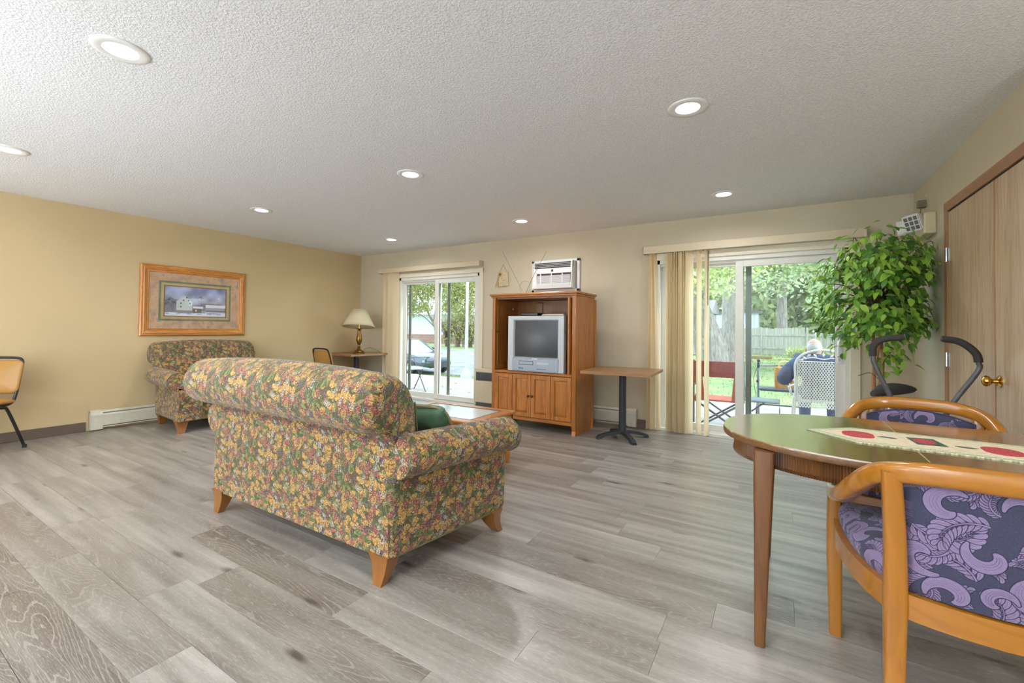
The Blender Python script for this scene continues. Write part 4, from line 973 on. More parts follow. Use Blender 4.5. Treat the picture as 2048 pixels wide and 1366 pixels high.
def runner():
    t = thing('table_runner', 'cream quilted table runner with red apples lying on the oval table', 'table runner', (.10, 2.285, .7425), math.radians(-3.2))
    Ln, hw, tp = 1.12, .155, .155
    hexa = lambda i, z: [Vector(p) for p in ((i*1.3, 0, z), (tp+i*.6, -hw+i, z), (Ln-tp-i*.6, -hw+i, z), (Ln-i*1.3, 0, z), (Ln-tp-i*.6, hw-i, z), (tp+i*.6, hw-i, z))]
    mg = T('runner_check'); ck = mg.n('TexChecker', {'Vector': mg.co((1, 1, 1)), 'Color1': L(118, 142, 104), 'Color2': L(214, 210, 176), 'Scale': 62.}).outputs[0]
    ck2 = mg.n('TexChecker', {'Vector': mg.co((1, 1, 1)), 'Color1': L(172, 178, 140), 'Color2': L(226, 220, 190), 'Scale': 160.}).outputs[0]
    mg.P(color=mg.mix(.5, ck, ck2), rough=.85, normal=mg.bump(mg.noise(mg.co(), 300, 2), .3, .001))
    obj('checked_border', MB().loft([hexa(0, 0), hexa(0, .003), hexa(.004, .0042)]), mg.m, t, 0)
    mc = flat('runner_cream', (222, 206, 174), .85, nscale=60, bump=.3); obj('cream_centre', MB().loft([hexa(.038, .0035), hexa(.038, .0052), hexa(.042, .0056)]), mc, t, 0)
    mr = T('apple_red'); dots = mr.n('TexVoronoi', {'Vector': mr.co(), 'Scale': 130.}).outputs[0]
    mr.P(color=mr.ramp(dots, [(.18, L(210, 140, 130)), (.3, L(176, 58, 64))]), rough=.85); mgd = flat('patch_green', (66, 88, 72), .85, nscale=100)
    def apple(cx, cy, s, ang, z0=.0056):
        o = []; M_ = Matrix.Translation((cx, cy, 0)) @ Matrix.Rotation(ang, 4, 'Z')
        for k in range(28):
            a = 2*PI*k/28; r = s*(1-.16*math.exp(-((a-0)/.45)**2)-.16*math.exp(-((a-2*PI)/.45)**2)-.10*math.exp(-((a-PI)/.35)**2)); o.append((r*math.cos(a)*.95, r*math.sin(a)*1.08))
        obj('apple_patch', MB().loft([[M_ @ Vector((x, y, z)) for x, y in o] for z in (z0-.001, z0+.0012)]), mr.m, t, 0)
        lf = [(s*.95, 0), (s*1.25, .016), (s*1.75, .012), (s*1.95, 0), (s*1.7, -.008), (s*1.25, -.005)]
        obj('leaf_patch', MB().loft([[M_ @ Vector((x, y, z)) for x, y in lf] for z in (z0-.001, z0+.0012)]), mgd, t, 0)
    apple(.175, -.005, .062, 0); apple(.575, -.02, .062, PI); apple(.945, 0, .06, PI)
    for cx in (.375, .79):
        q = [(cx-.048, .05), (cx+.035, .075), (cx+.058, -.05), (cx-.03, -.07)] if cx < .5 else [(cx-.05, .05), (cx+.05, .05), (cx+.05, -.05), (cx-.05, -.05)]
        obj('square_patch', MB().loft([[Vector((x, y, z)) for x, y in q] for z in (.005, .0066)]), mgd, t, 0)
        o = [(cx+.034*math.cos(2*PI*k/20)*(1-.1*(k % 10 == 0)), -.0+.046*math.sin(2*PI*k/20)) for k in range(20)]
        obj('apple_patch', MB().loft([[Vector((x, y, z)) for x, y in o] for z in (.0062, .0076)]), mr.m, t, 0)
runner()

def captain_chair(lab, loc, rotz):
    t = thing('captain_chair', lab, 'chair', loc, rotz, 'purple damask captain chairs')
    hp = [(0, -.330, .802), (-.10, -.322, .80), (-.175, -.297, .79), (-.235, -.245, .765), (-.275, -.17, .705), (-.297, -.08, .645), (-.306, .03, .607), (-.306, .13, .585), (-.300, .21, .577), (-.294, .262, .580), (-.290, .285, .574)]
    P = bez(hp, 5); full = [Vector((-p.x, p.y, p.z)) for p in P[::-1]]+P[1:]
    n = len(full); rings = []
    for i, p in enumerate(full):
        a = full[max(0, i-1)]; b = full[min(n-1, i+1)]; tg = (b-a).normalized(); up = Vector((0, 0, 1)); up = (up-tg*up.dot(tg)).normalized(); sd = tg.cross(up)
        e = abs(i-(n-1)/2)/((n-1)/2); w, h = .0235-.003*e, .030-.008*e
        if i in (0, n-1): w *= .6; h *= .6
        rings.append([p+sd*x*w+up*z*h for x, z in rrect(1, 1, .62, 3)])
    obj('arm_rail', MB().loft(rings), M_HONEYX, t, 60)
    for s in (-1, 1):
        def leg(pts, ws): 
            C = bez(pts, 4); rr = []
            for i, c in enumerate(C):
                u = i/(len(C)-1); w = ws[0]+(ws[1]-ws[0])*u if u < .5 else ws[1]+(ws[2]-ws[1])*(u-.5)*2
                w = ws[0]+(ws[1]-ws[0])*min(1, u*2) if u < .5 else ws[1]+(ws[2]-ws[1])*(u*2-1)
                rr.append([c+Vector((x*w, y*w*.95, 0)) for x, y in rrect(1, 1, .45, 3)])
            obj('leg', MB().loft(rr), M_HONEY, t, 50)
        leg([(s*.215, -.325, 0), (s*.207, -.275, .22), (s*.200, -.250, .43), (s*.203, -.262, .60), (s*.214, -.285, .785)], (.019, .026, .022))
        leg([(s*.290, .255, 0), (s*.293, .25, .2), (s*.295, .248, .42), (s*.293, .250, .575)], (.019, .024, .021))
    # seat frame: a horseshoe band round the seat, closed across the front and the back
    sp = bez([(-.285, .265, 0), (-.29, .12, 0), (-.275, -.03, 0), (-.24, -.16, 0), (-.19, -.245, 0), (-.10, -.278, 0), (0, -.288, 0)], 4)
    fullp = sp+[Vector((-p.x, p.y, 0)) for p in sp[::-1][1:]]
    rings = []
    m = len(fullp)
    for i, p in enumerate(fullp):
        tg = (fullp[min(m-1, i+1)]-fullp[max(0, i-1)]).normalized(); nr = Vector((tg.y, -tg.x, 0))
        rings.append([p+nr*o+Vector((0, 0, z)) for o, z in ((-.011, .385), (.011, .385), (.011, .452), (-.011, .452))])
    obj('seat_rail', MB().loft(rings), M_HONEYX, t, 30)
    obj('seat_rail', MB().bx(-.285, .285, .245, .270, .385, .452, .004), M_HONEYX, t)
    rr = []
    for ins, z in ((.10, .43), (.016, .440), (.004, .47), (.006, .495), (.03, .518), (.09, .533), (.2, .540)):
        k = 1-ins/.29; rr.append([Vector((p.x*k, (p.y+.0)*k+(.01 if z > .46 else 0), z)) for p in fullp])
    obj('seat', MB().loft(rr), M_DAMASK, t, 60)
    nx, nz = 12, 6; R = []
    for side, off in ((0, -.014), (1, .016)):
        for j in range(nz+1):
            z = .458+(.775-.458)*j/nz; row = []
            for i in range(nx+1):
                u = -1+2*i/nx; x = u*(.188+.008*j/nz); yb = -.280-.028*(j/nz)**1.0+.055*u*u
                puff = (1-u**4)*(1-(2*j/nz-1)**4)*.012
                row.append(Vector((x, yb+off+(puff if side else -puff*.5), z-.035*u*u*(j/nz))))
            R.append(row)
    V = [p for r in R for p in r]; W1 = nx+1; F = []; off = (nz+1)*W1
    for j in range(nz):
        for i in range(nx):
            q = j*W1+i; F.append((q, q+1, q+W1+1, q+W1)); F.append((off+q, off+q+W1, off+q+W1+1, off+q+1))
    for i in range(nx): F.append((i, off+i, off+i+1, i+1)); q = nz*W1+i; F.append((q, q+1, off+q+1, off+q))
    for j in range(nz): q = j*W1; F.append((q, q+W1, off+q+W1, off+q)); q += nx; F.append((q, off+q, off+q+W1, q+W1))
    obj('backrest', MB().add(V, F), M_DAMASK, t, 60)
    edge = [V[off+nz*W1+i] for i in range(nx+1)]
    obj('welt', MB().tube([V[off+j*W1] for j in range(nz+1)]+edge+[V[off+j*W1+nx] for j in range(nz, -1, -1)], .004, 5), flat('purple_welt', (54, 50, 76), .8), t, 60)
captain_chair('purple damask captain chair in the right foreground, its back to the camera', (.475, 1.86, 0), 0)
captain_chair('purple damask captain chair on the far side of the oval table', (.545, 2.68, 0), math.radians(170))

# ------------------------------------------------------------------ exercise bike and artificial tree in the corner
def exercise_bike():
    t = thing('exercise_bike', 'dark upright exercise bike with swinging foam-grip levers beside the tree', 'exercise bike', (.70, 3.5, 0))
    lv = [[(.642, 0, 1.141), (.542, 0, 1.124), (.498, 0, 1.082), (.496, 0, 1.02), (.51, 0, .949), (.60, 0, .711), (.63, .02, .50)], [(.809, 0, 1.135), (.887, 0, 1.117), (.948, 0, 1.059), (.962, 0, 1.003), (.956, 0, .946), (.843, 0, .736), (.77, .02, .50)]]
    for pts in lv:
        q = bez([(x-.70, y, z) for x, y, z in pts], 6)
        l = obj('lever', MB().tube(q, .0135, 10), M_GREY, t, 60)
        obj('foam_grip', MB().tube(q[:19], [.017]+[.0195]*17+[.019], 12), M_RUB, l, 60)
    obj('main_frame', MB().tube(bez([(0, -.02, .50), (0, .02, .30), (0, .25, .22), (0, .62, .20), (0, .86, .09)], 5), .025, 10), M_GREY, t, 60)
    obj('front_column', MB().tube([(0, -.02, .04), (0, -.01, .52)], .024, 10).tube([(-.10, 0, .50), (.10, 0, .50)], .014, 8), M_GREY, t, 60)
    obj('flywheel', MB().lathe([(0, -.035), (.05, -.04), (.19, -.02), (.20, 0), (.19, .02), (.05, .04), (0, .035)], 32).xf(Matrix.Translation((0, .22, .30)) @ Matrix.Rotation(PI/2, 4, 'Y')), M_BLACK, t, 40)
    for s in (-1, 1):
        p = obj('crank', MB().tube([(s*.05, .22, .30), (s*.075, .22+s*.08, .30-s*.10)], .009, 8), M_CHROME, t)
        obj('pedal', MB().bx(s*.13-.045, s*.13+.045, .22+s*.08-.04, .22+s*.08+.04, .29-s*.10, .31-s*.10, .005), M_BLACK, p)
    for y in (-.02, .86): obj('floor_bar', MB().tube([(-.23, y, .025), (.23, y, .025)], .024, 10), M_GREY, t, 60)
    obj('seat_post', MB().tube([(0, .60, .20), (0, .80, .70)], .018, 10), M_CHROME, t, 60)
    R = []
    for y, w, z, h in ((.60, .012, .705, .012), (.625, .032, .715, .024), (.70, .055, .722, .032), (.78, .095, .728, .034), (.86, .125, .740, .036), (.91, .115, .748, .034), (.945, .06, .752, .022)):
        R.append([Vector((w*math.cos(k*PI/8), y, z+h*math.sin(k*PI/8)*(1 if k <= 8 else .8))) for k in range(16)])
    s = MB().loft(R); c = Vector((0, .79, .73))
    s.xf(Matrix.Translation(c) @ Matrix.Rotation(math.radians(-38), 4, 'Z') @ Matrix.Translation(-c)); obj('saddle', s, M_RUB, t, 60)
exercise_bike()

def leaf_mesh(name, ln, wd, bend, mat, seg=4):
    V = []; F = []
    for i in range(seg+1):
        u = i/seg; w = wd*math.sin(PI*min(1, u**.8*.96+.04))**.8 if 0 < i < seg else .002; z = -bend*u*u
        V += [(-w/2, u*ln, z+.12*w), (0, u*ln, z), (w/2, u*ln, z+.12*w)]
    for i in range(seg):
        a = i*3; F += [(a, a+1, a+4, a+3), (a+1, a+2, a+5, a+4)]
    return V, F
def ficus():
    base = Vector((.705, 4.74, 0)); rr = random.Random(21)
    t = thing('artificial_tree', 'leafy artificial ficus tree in the corner beside the right glass door', 'potted tree', base)
    obj('pot', MB().lathe([(0, 0), (.12, 0), (.15, .25), (.165, .27), (.165, .29), (.15, .29), (.145, .25), (0, .25)], 24), flat('pot_terracotta', (110, 74, 52), .7), t)
    obj('moss', MB().lathe([(0, .25), (.145, .25), (.08, .268), (0, .27)], 16), flat('dry_moss', (104, 98, 64), .9, bump=.6, nscale=90), t)
    for ph, w in ((0, .019), (2.1, .016), (4.2, .015)):
        pts = [(.03*math.cos(ph+u*7)-.02*u*0, .03*math.sin(ph+u*7), .25+u*1.2) for u in [k/12 for k in range(13)]]
        obj('trunk', MB().tube(bez(pts, 3), [w*(1-.35*k/36) for k in range(37)], 8), M_FTRUNK, t, 60)
    ctr = Vector((-.045, -.20, 1.55)); tips = []
    def env(d):      # crown radius in direction d: wide, two lobes on top, kept off the walls
        r = .38*(1+.12*math.sin(3*math.atan2(d.y, d.x)+1)); r *= 1.0-.1*max(0, -d.z)
        if d.z > .55 and abs(d.x) < .22: r *= .86
        return r
    br = MB()
    for k in range(64):
        z = rr.uniform(-.9, .95); a = rr.uniform(0, 2*PI); d = Vector((math.cos(a)*math.sqrt(1-z*z), math.sin(a)*math.sqrt(1-z*z)*.9, z*1.26))
        tip = ctr+d*env(d)*rr.uniform(.72, 1.0)
        tip.x = max(min(tip.x, .27), -.42); tip.y = max(min(tip.y, .36), -.58)
        st = Vector((rr.uniform(-.03, .03), rr.uniform(-.03, .03), rr.uniform(1.15, 1.42))); mid = (st+tip)/2+Vector((0, 0, .10))
        q = bez([st, mid, tip, tip+Vector((d.x*.05, d.y*.05, -.07))], 4); br.tube(q, [.006*(1-.8*i/len(q)) for i in range(len(q))], 4); tips.append(q)
    for pts in ([(0, -.02, 1.05), (-.08, -.05, 1.12), (-.16, -.08, 1.12), (-.24, -.10, 1.09)], [(0, -.02, .85), (.06, -.05, .98), (.10, -.06, .96), (.13, -.08, .90)], [(-.0, 0, .78), (-.06, -.04, .83), (-.14, -.06, .80)]):
        q = bez(pts, 4); br.tube(q, .003, 4)
        if pts[0][2] > .8: tips.append(q)
    obj('branches', br, flat('twig_brown', (96, 74, 48), .8), t)
    kinds = []
    for ln, wd, bd in ((.088, .050, .012), (.098, .046, .022), (.076, .044, .006), (.090, .042, .032)):
        V, F = leaf_mesh('l', ln, wd, bd, None); kinds.append((V, F, MB().add(V, F).mesh('leaf', M_LEAF, 60, False)))
    mass = MB(); placed = []
    for q in tips:
        n = 30 if len(q) > 12 else 14; sp = .055 if len(q) > 12 else .02
        for k in range(n):
            u = rr.uniform(.30, 1)**.8; i = min(len(q)-2, int(u*(len(q)-1))); p = q[i]+(q[i+1]-q[i])*rr.random()+Vector((rr.gauss(0, sp), rr.gauss(0, sp), rr.gauss(0, sp)-.02))
            out = Vector((p.x-ctr.x, p.y-ctr.y, 0)); 
            if out.length < .01: out = Vector((1, 0, 0))
            out.normalize(); side = Vector((-out.y, out.x, 0))
            d = (out*rr.uniform(.2, 1)+side*rr.uniform(-.9, .9)+Vector((0, 0, rr.uniform(-1.25, .1)))).normalized()
            up = (Vector((0, 0, 1))+out*.8+side*rr.uniform(-.5, .5)); up = (up-d*up.dot(d)).normalized(); xx = d.cross(up)
            s = rr.uniform(.68, .98)
            M_ = Matrix((xx*s, d*s, up*s)).transposed().to_4x4(); M_.translation = p
            tipw = p+d*.09
            if base.x+max(tipw.x, p.x) > 1.025 or base.y+max(tipw.y, p.y) > 5.13: continue
            placed.append((p.y+.25*p.x-.3*(p-ctr).length, M_))
    placed.sort(key=lambda z: z[0])
    for i, (_, M_) in enumerate(placed):
        V, F, me = kinds[i % 4]
        if i < 300:
            o = put('leaf', me, t); o.matrix_local = M_
        else: mass.add([M_ @ Vector(v) for v in V], F)
    m = mass.mesh('foliage', M_LEAFI, 60, False); put('foliage', m, t, kind='stuff')
ficus()

# ------------------------------------------------------------------ outside: ground
G = -.10
def gz(x, y):            # the ground falls away towards the driveway on the left
    sm = lambda t: (lambda u: u*u*(3-2*u))(min(1, max(0, t)))
    return G-.68*sm((-3.6-x)/3.)*sm((y-8.)/4.5)
def ground():
    gm = T('lawn_grass'); v = gm.co((1, 1, 1))
    gm.P(color=gm.mix(gm.math('MULTIPLY', gm.noise(v, 28, 4, .7), .55), gm.ramp(gm.noise(v, .5, 4, .6), [(.35, L(112, 134, 84)), (.55, L(150, 160, 108)), (.72, L(182, 174, 128))]), L(104, 128, 80)), rough=.9, normal=gm.bump(gm.noise(v, 60, 3), .8, .03))
    gx = [-80]+list(np.arange(-60, -16, 4))+list(np.arange(-16, 2, .75))+list(np.arange(2, 61, 6)); gy = [YB+.12]+list(np.arange(6, 18, .75))+list(np.arange(18, 91, 6))
    V = [(x, y, gz(x, y)) for y in gy for x in gx]; n = len(gx)
    F = [(j*n+i, j*n+i+1, (j+1)*n+i+1, (j+1)*n+i) for j in range(len(gy)-1) for i in range(n-1)]
    struct('lawn', MB().add(V, F), gm.m, None, 60)
    cm = T('patio_concrete'); v = cm.co((1, 1, 1))
    cm.P(color=cm.ramp(cm.noise(v, 3, 5, .6), [(.3, L(134, 126, 119)), (.7, L(160, 151, 144))]), rough=.85, normal=cm.bump(cm.noise(v, 120, 2), .3, .003))
    p = sempty('patio'); 
    for i, x in enumerate(np.arange(-9, 3, 1.5)):
        for j in range(2):
            y0 = YB+.125+j*1.55
            obj('slab', MB().bx(x+.006, x+1.494, y0+.004, y0+1.542, G-.05, -.045, .006), cm.m, p)
    am = T('road_asphalt'); v = am.co((1, 1, 1)); am.P(color=am.ramp(am.noise(v, 1.2, 5, .6), [(.3, L(104, 106, 112)), (.7, L(150, 148, 148))]), rough=.85)
    struct('driveway', MB().bx(-75, -5.5, 14.2, 31.5, G-.78, G-.66), am.m, None, 0)
    dm = T('bare_ground'); v = dm.co((1, 1, 1)); dm.P(color=dm.ramp(dm.noise(v, 3, 6, .65), [(.3, L(150, 138, 124)), (.7, L(182, 170, 156))]), rough=.95)
    gx = list(np.arange(-16, -3.3, .5)); gy = list(np.arange(8.4, 13.2, .4)); n = len(gx)
    V = [(x, y, gz(x, y)+.012) for y in gy for x in gx]; F = [(j*n+i, j*n+i+1, (j+1)*n+i+1, (j+1)*n+i) for j in range(len(gy)-1) for i in range(n-1)]
    struct('gravel_strip', MB().add(V, F), dm.m, None, 60)
    rr = random.Random(31)
    V = []; F = []
    for k in range(9000):
        x, y = rr.uniform(-3.2, 5), 8.5+rr.random()**1.6*20
        if rr.random() < .3: x = rr.uniform(-16, -6); y = rr.uniform(13.1, 14.3)
        h = rr.uniform(.02, .06); a = rr.uniform(0, PI); w = .006+.0012*(y-8); dx, dy = math.cos(a)*w, math.sin(a)*w; o = len(V)
        g = gz(x, y); V += [(x-dx, y-dy, g), (x+dx, y+dy, g), (x+rr.uniform(-.03, .03), y+rr.uniform(-.03, .03), g+h)]; F.append((o, o+1, o+2))
    put('grass', MB().add(V, F).mesh('grass', translucent('grass_blade', (120, 150, 70), .3, .7, [(96, 130, 60), (140, 160, 84), (176, 170, 104)]), 0, False), kind='stuff')
    bpy.data.objects['grass']['label'] = 'short grass blades of the lawn beyond the patio'; bpy.data.objects['grass']['category'] = 'grass'
    V = []; F = []
    for k in range(420):
        x, y = rr.uniform(-9.5, -3.6), rr.uniform(5.6, 12.6)
        if y < 8 and rr.random() < .8: continue
        s = rr.uniform(.02, .045); a = rr.uniform(0, 6); o = len(V); z = (-.043 if y < 8.4 else gz(x, y)+.02)
        for q in range(5): b = a+q*2*PI/5; V.append((x+math.cos(b)*s*(1 if q % 2 else .6), y+math.sin(b)*s*(1 if q % 2 else .6), z+rr.uniform(0, .012)))
        F.append(tuple(range(o, o+5)))
    lo = put('fallen_leaves', MB().add(V, F).mesh('fallen_leaves', translucent('dry_leaf', (150, 110, 60), .2, .7, [(120, 80, 44), (170, 124, 64), (150, 110, 84)]), 0, False), kind='stuff')
    lo['label'] = 'dry fallen leaves scattered on the concrete outside the left door'; lo['category'] = 'leaves'
ground()

# ------------------------------------------------------------------ outside: trees, hedge, fence, buildings
BARK = T('tree_bark'); _v = BARK.co((9, 9, 1.6)); _n = BARK.noise(_v, 2, 6, .65, .6)
BARK.P(color=BARK.ramp(_n, [(.3, L(104, 94, 88)), (.6, L(168, 156, 146)), (.75, L(196, 186, 176))]), rough=.95, normal=BARK.bump(_n, .9, .05)); M_BARK = BARK.m
def leaf_cloud(blobs, n, size, rr, squash=.75):
    V = []; F = []; tot = sum(b[3]**2 for b in blobs)
    for cx, cy, cz, r in blobs:
        m = int(n*r*r/tot)
        for k in range(m):
            z = rr.uniform(-1, 1); a = rr.uniform(0, 2*PI); q = math.sqrt(1-z*z); d = rr.random()**.4*r*(1+.22*math.sin(5*a+3*z))
            p = Vector((cx+q*math.cos(a)*d, cy+q*math.sin(a)*d, cz+z*d*squash)); s = size*rr.uniform(.6, 1.3)
            u = Vector((rr.uniform(-1, 1), rr.uniform(-1, 1), rr.uniform(-1, 1))).normalized(); w = u.orthogonal().normalized(); o = len(V)
            V += [p-u*s, p+w*s*.55, p+u*s, p-w*s*.55]; F.append((o, o+1, o+2, o+3))
    return V, F
def tree(nm, lab, cat, trunk, r0, blobs, n, size, cols, amt=.5, seed=1, limbs=(), group=None):
    rr = random.Random(seed); b = Vector(trunk[0]); t = thing(nm, lab, cat, b, 0, group)
    q = [p-b for p in bez(trunk, 5)]; m = len(q)
    tb = MB().tube(q, [r0*(1.35 if i == 0 else 1)*(1-.55*i/m) for i in range(m)], 14)
    for l in limbs: L_ = [p-b for p in bez(l, 4)]; tb.tube(L_, [r0*.4*(1-.75*i/len(L_)) for i in range(len(L_))], 7)
    obj('trunk', tb, M_BARK, t, 60)
    V, F = leaf_cloud([(x-b.x, y-b.y, z-b.z, r) for x, y, z, r in blobs], n, size, rr)
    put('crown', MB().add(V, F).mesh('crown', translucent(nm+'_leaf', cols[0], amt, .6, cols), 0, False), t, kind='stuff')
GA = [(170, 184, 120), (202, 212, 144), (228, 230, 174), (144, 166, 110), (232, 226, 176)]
GB = [(170, 190, 144), (206, 220, 172), (230, 234, 206), (150, 172, 130), (234, 222, 150)]  # lightened palette: haze and pale highlights are mixed into the leaf colours
GC = [(150, 160, 92), (186, 186, 116), (208, 196, 134), (124, 146, 80), (216, 206, 160)]
# leaning old tree outside the right door, at left
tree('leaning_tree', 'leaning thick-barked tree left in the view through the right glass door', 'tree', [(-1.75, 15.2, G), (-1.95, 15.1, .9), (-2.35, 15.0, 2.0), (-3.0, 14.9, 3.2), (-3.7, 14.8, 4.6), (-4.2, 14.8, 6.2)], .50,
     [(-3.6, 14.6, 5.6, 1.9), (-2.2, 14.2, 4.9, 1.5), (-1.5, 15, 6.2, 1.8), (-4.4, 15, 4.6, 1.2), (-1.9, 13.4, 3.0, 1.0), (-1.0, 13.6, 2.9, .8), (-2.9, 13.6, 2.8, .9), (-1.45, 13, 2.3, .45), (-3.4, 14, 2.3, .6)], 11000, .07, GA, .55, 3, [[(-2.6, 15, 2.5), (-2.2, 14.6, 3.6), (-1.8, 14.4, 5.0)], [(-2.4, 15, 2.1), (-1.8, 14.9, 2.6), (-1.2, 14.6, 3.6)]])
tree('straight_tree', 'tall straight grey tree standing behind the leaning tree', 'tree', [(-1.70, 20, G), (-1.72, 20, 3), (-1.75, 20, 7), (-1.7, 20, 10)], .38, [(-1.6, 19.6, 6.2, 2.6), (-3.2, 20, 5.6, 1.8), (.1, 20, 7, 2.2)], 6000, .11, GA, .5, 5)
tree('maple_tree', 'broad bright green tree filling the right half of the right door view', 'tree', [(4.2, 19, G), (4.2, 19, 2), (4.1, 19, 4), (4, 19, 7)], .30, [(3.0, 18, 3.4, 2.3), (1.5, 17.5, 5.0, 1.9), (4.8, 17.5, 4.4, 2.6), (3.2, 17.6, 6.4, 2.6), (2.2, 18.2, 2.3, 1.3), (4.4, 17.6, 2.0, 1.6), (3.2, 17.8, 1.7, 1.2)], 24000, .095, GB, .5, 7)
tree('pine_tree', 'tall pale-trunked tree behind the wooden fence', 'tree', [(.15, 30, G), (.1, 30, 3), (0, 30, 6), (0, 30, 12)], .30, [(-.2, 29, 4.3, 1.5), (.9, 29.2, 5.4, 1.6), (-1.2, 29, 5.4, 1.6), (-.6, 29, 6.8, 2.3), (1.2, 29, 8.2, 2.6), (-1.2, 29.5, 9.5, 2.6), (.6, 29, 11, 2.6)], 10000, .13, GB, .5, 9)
for i, (x, y, z, r, s) in enumerate(((-4.5, 34, 5, 4.2, 11), (-.6, 38, 5.5, 5, 12), (4.5, 36, 5, 4.8, 13), (9, 34, 5, 4.6, 14))):
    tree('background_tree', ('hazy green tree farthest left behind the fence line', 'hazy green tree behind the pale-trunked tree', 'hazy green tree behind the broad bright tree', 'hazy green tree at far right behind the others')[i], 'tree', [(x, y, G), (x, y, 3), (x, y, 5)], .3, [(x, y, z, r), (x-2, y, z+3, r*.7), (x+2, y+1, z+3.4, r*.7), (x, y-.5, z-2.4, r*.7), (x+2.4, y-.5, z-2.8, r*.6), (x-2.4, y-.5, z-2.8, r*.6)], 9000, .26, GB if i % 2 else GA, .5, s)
# left door: street trees, beyond the lower driveway
GL, K = G-.68, 1.54
tree('street_tree', 'spreading pale-leaved tree beyond the driveway in the left door view', 'tree', [(-33.6, 38.3, GL), (-33.7, 38.2, 1.2), (-34.3, 37.6, 3.0), (-35.5, 37, 5.5)], .20,
     [(-35.5, 36, 5, 1.9), (-34, 36.5, 6.4, 2.1), (-36.8, 36, 6.8, 2), (-33, 37, 5.0, 1.5), (-35.2, 36, 3.3, 1.2), (-32.4, 37, 7.4, 2), (-37.6, 36, 4.2, 1.6), (-33.8, 36.6, 3.4, .9)], 11000, .12, GC, .55, 21, [[(-33.7, 38.2, 1.2), (-34.8, 37.6, 2.4), (-36.4, 37, 3.4)], [(-33.8, 38, 1.8), (-33.2, 37.6, 3.6), (-32.8, 37, 6)]])
tree('roadside_tree', 'yellowing tree behind the lamp post in the left door view', 'tree', [(-28.6, 37, GL), (-28.6, 37, 2), (-28.4, 37, 6)], .15,
     [(-29.2, 36, 4.6, 1.8), (-27.4, 36, 5.6, 2.0), (-28.5, 36, 7.2, 2.2), (-26.2, 36.5, 3.8, 1.8), (-30.4, 36, 6.4, 1.6), (-28, 35.8, 2.9, 1.3), (-30.2, 36.4, 3.4, 1.2), (-25.4, 36.5, 6.4, 2)], 13000, .12, GC, .55, 23)
def shrub_thicket():
    rr = random.Random(41)
    for i, (x, y, h) in enumerate(((-19.7, 23.6, 1.9), (-18.7, 23.5, 2.2), (-17.75, 23.6, 1.8), (-16.8, 23.5, 2.0))):
        t = thing('bare_shrub', ('thin-stemmed shrub beside the meeting stiles of the left door view', 'tallest thin-stemmed shrub left of the lamp post', 'thin-stemmed shrub right of the lamp post', 'thin-stemmed shrub at the right edge of the left door view')[i], 'shrub', (x*K, y*K, GL))
        m = MB()
        for k in range(46):
            a = rr.uniform(0, 6.3); d = rr.uniform(.2, .75); m.tube(bez([(rr.uniform(-.15, .15), rr.uniform(-.15, .15), 0), (math.cos(a)*d*.5, math.sin(a)*d*.5, h*.5), (math.cos(a)*d, math.sin(a)*d, h*rr.uniform(.75, 1.1))], 3), .016, 4)
        m.v = [(x*K, y*K, z*K) for x, y, z in m.v]
        obj('stems', m, flat('stem_brown', (124, 100, 82), .9), t, kind='stuff')
        V, F = leaf_cloud([(0, 0, h*.75*K, .75*K), (.2, 0, h*.35*K, .5*K)], 600, .11, rr); put('foliage', MB().add(V, F).mesh('foliage', translucent('shrub_leaf', GC[0], .5, .6, GC+[(176, 120, 80)]), 0, False), t, kind='stuff')
shrub_thicket()
def fence():
    t = thing('board_fence', 'weathered grey board fence behind the lawn, with rails and posts', 'fence', (0, 27.5, G))
    wm = wood('weathered_board', (112, 108, 98), (158, 152, 138), (186, 180, 164), 2, rough=.9, coat=0, lines=.5, scale=.6)
    rr = random.Random(3); me = MB().bx(-.072, .072, -.012, .012, 0, 1, .004).mesh('board', wm, 0)
    for k in range(44):
        x = -3.2+k*.152
        o = put('board', me, t, (x, 0, .04+rr.uniform(-.02, .02))); o.scale = (1, 1, 1.42+rr.uniform(-.03, .03) if x < 1.2 else 1.15+rr.uniform(-.03, .03))
    for z in (.35, 1.05): obj('rail', MB().bx(-3.3, 3.5, -.05, -.012, z, z+.09), wm, t)
    for x in (-3.2, -.85, 1.22, 3.4): obj('post', MB().bx(x-.05, x+.05, -.07, .03, 0, 1.52, .006), wm, t)
fence()
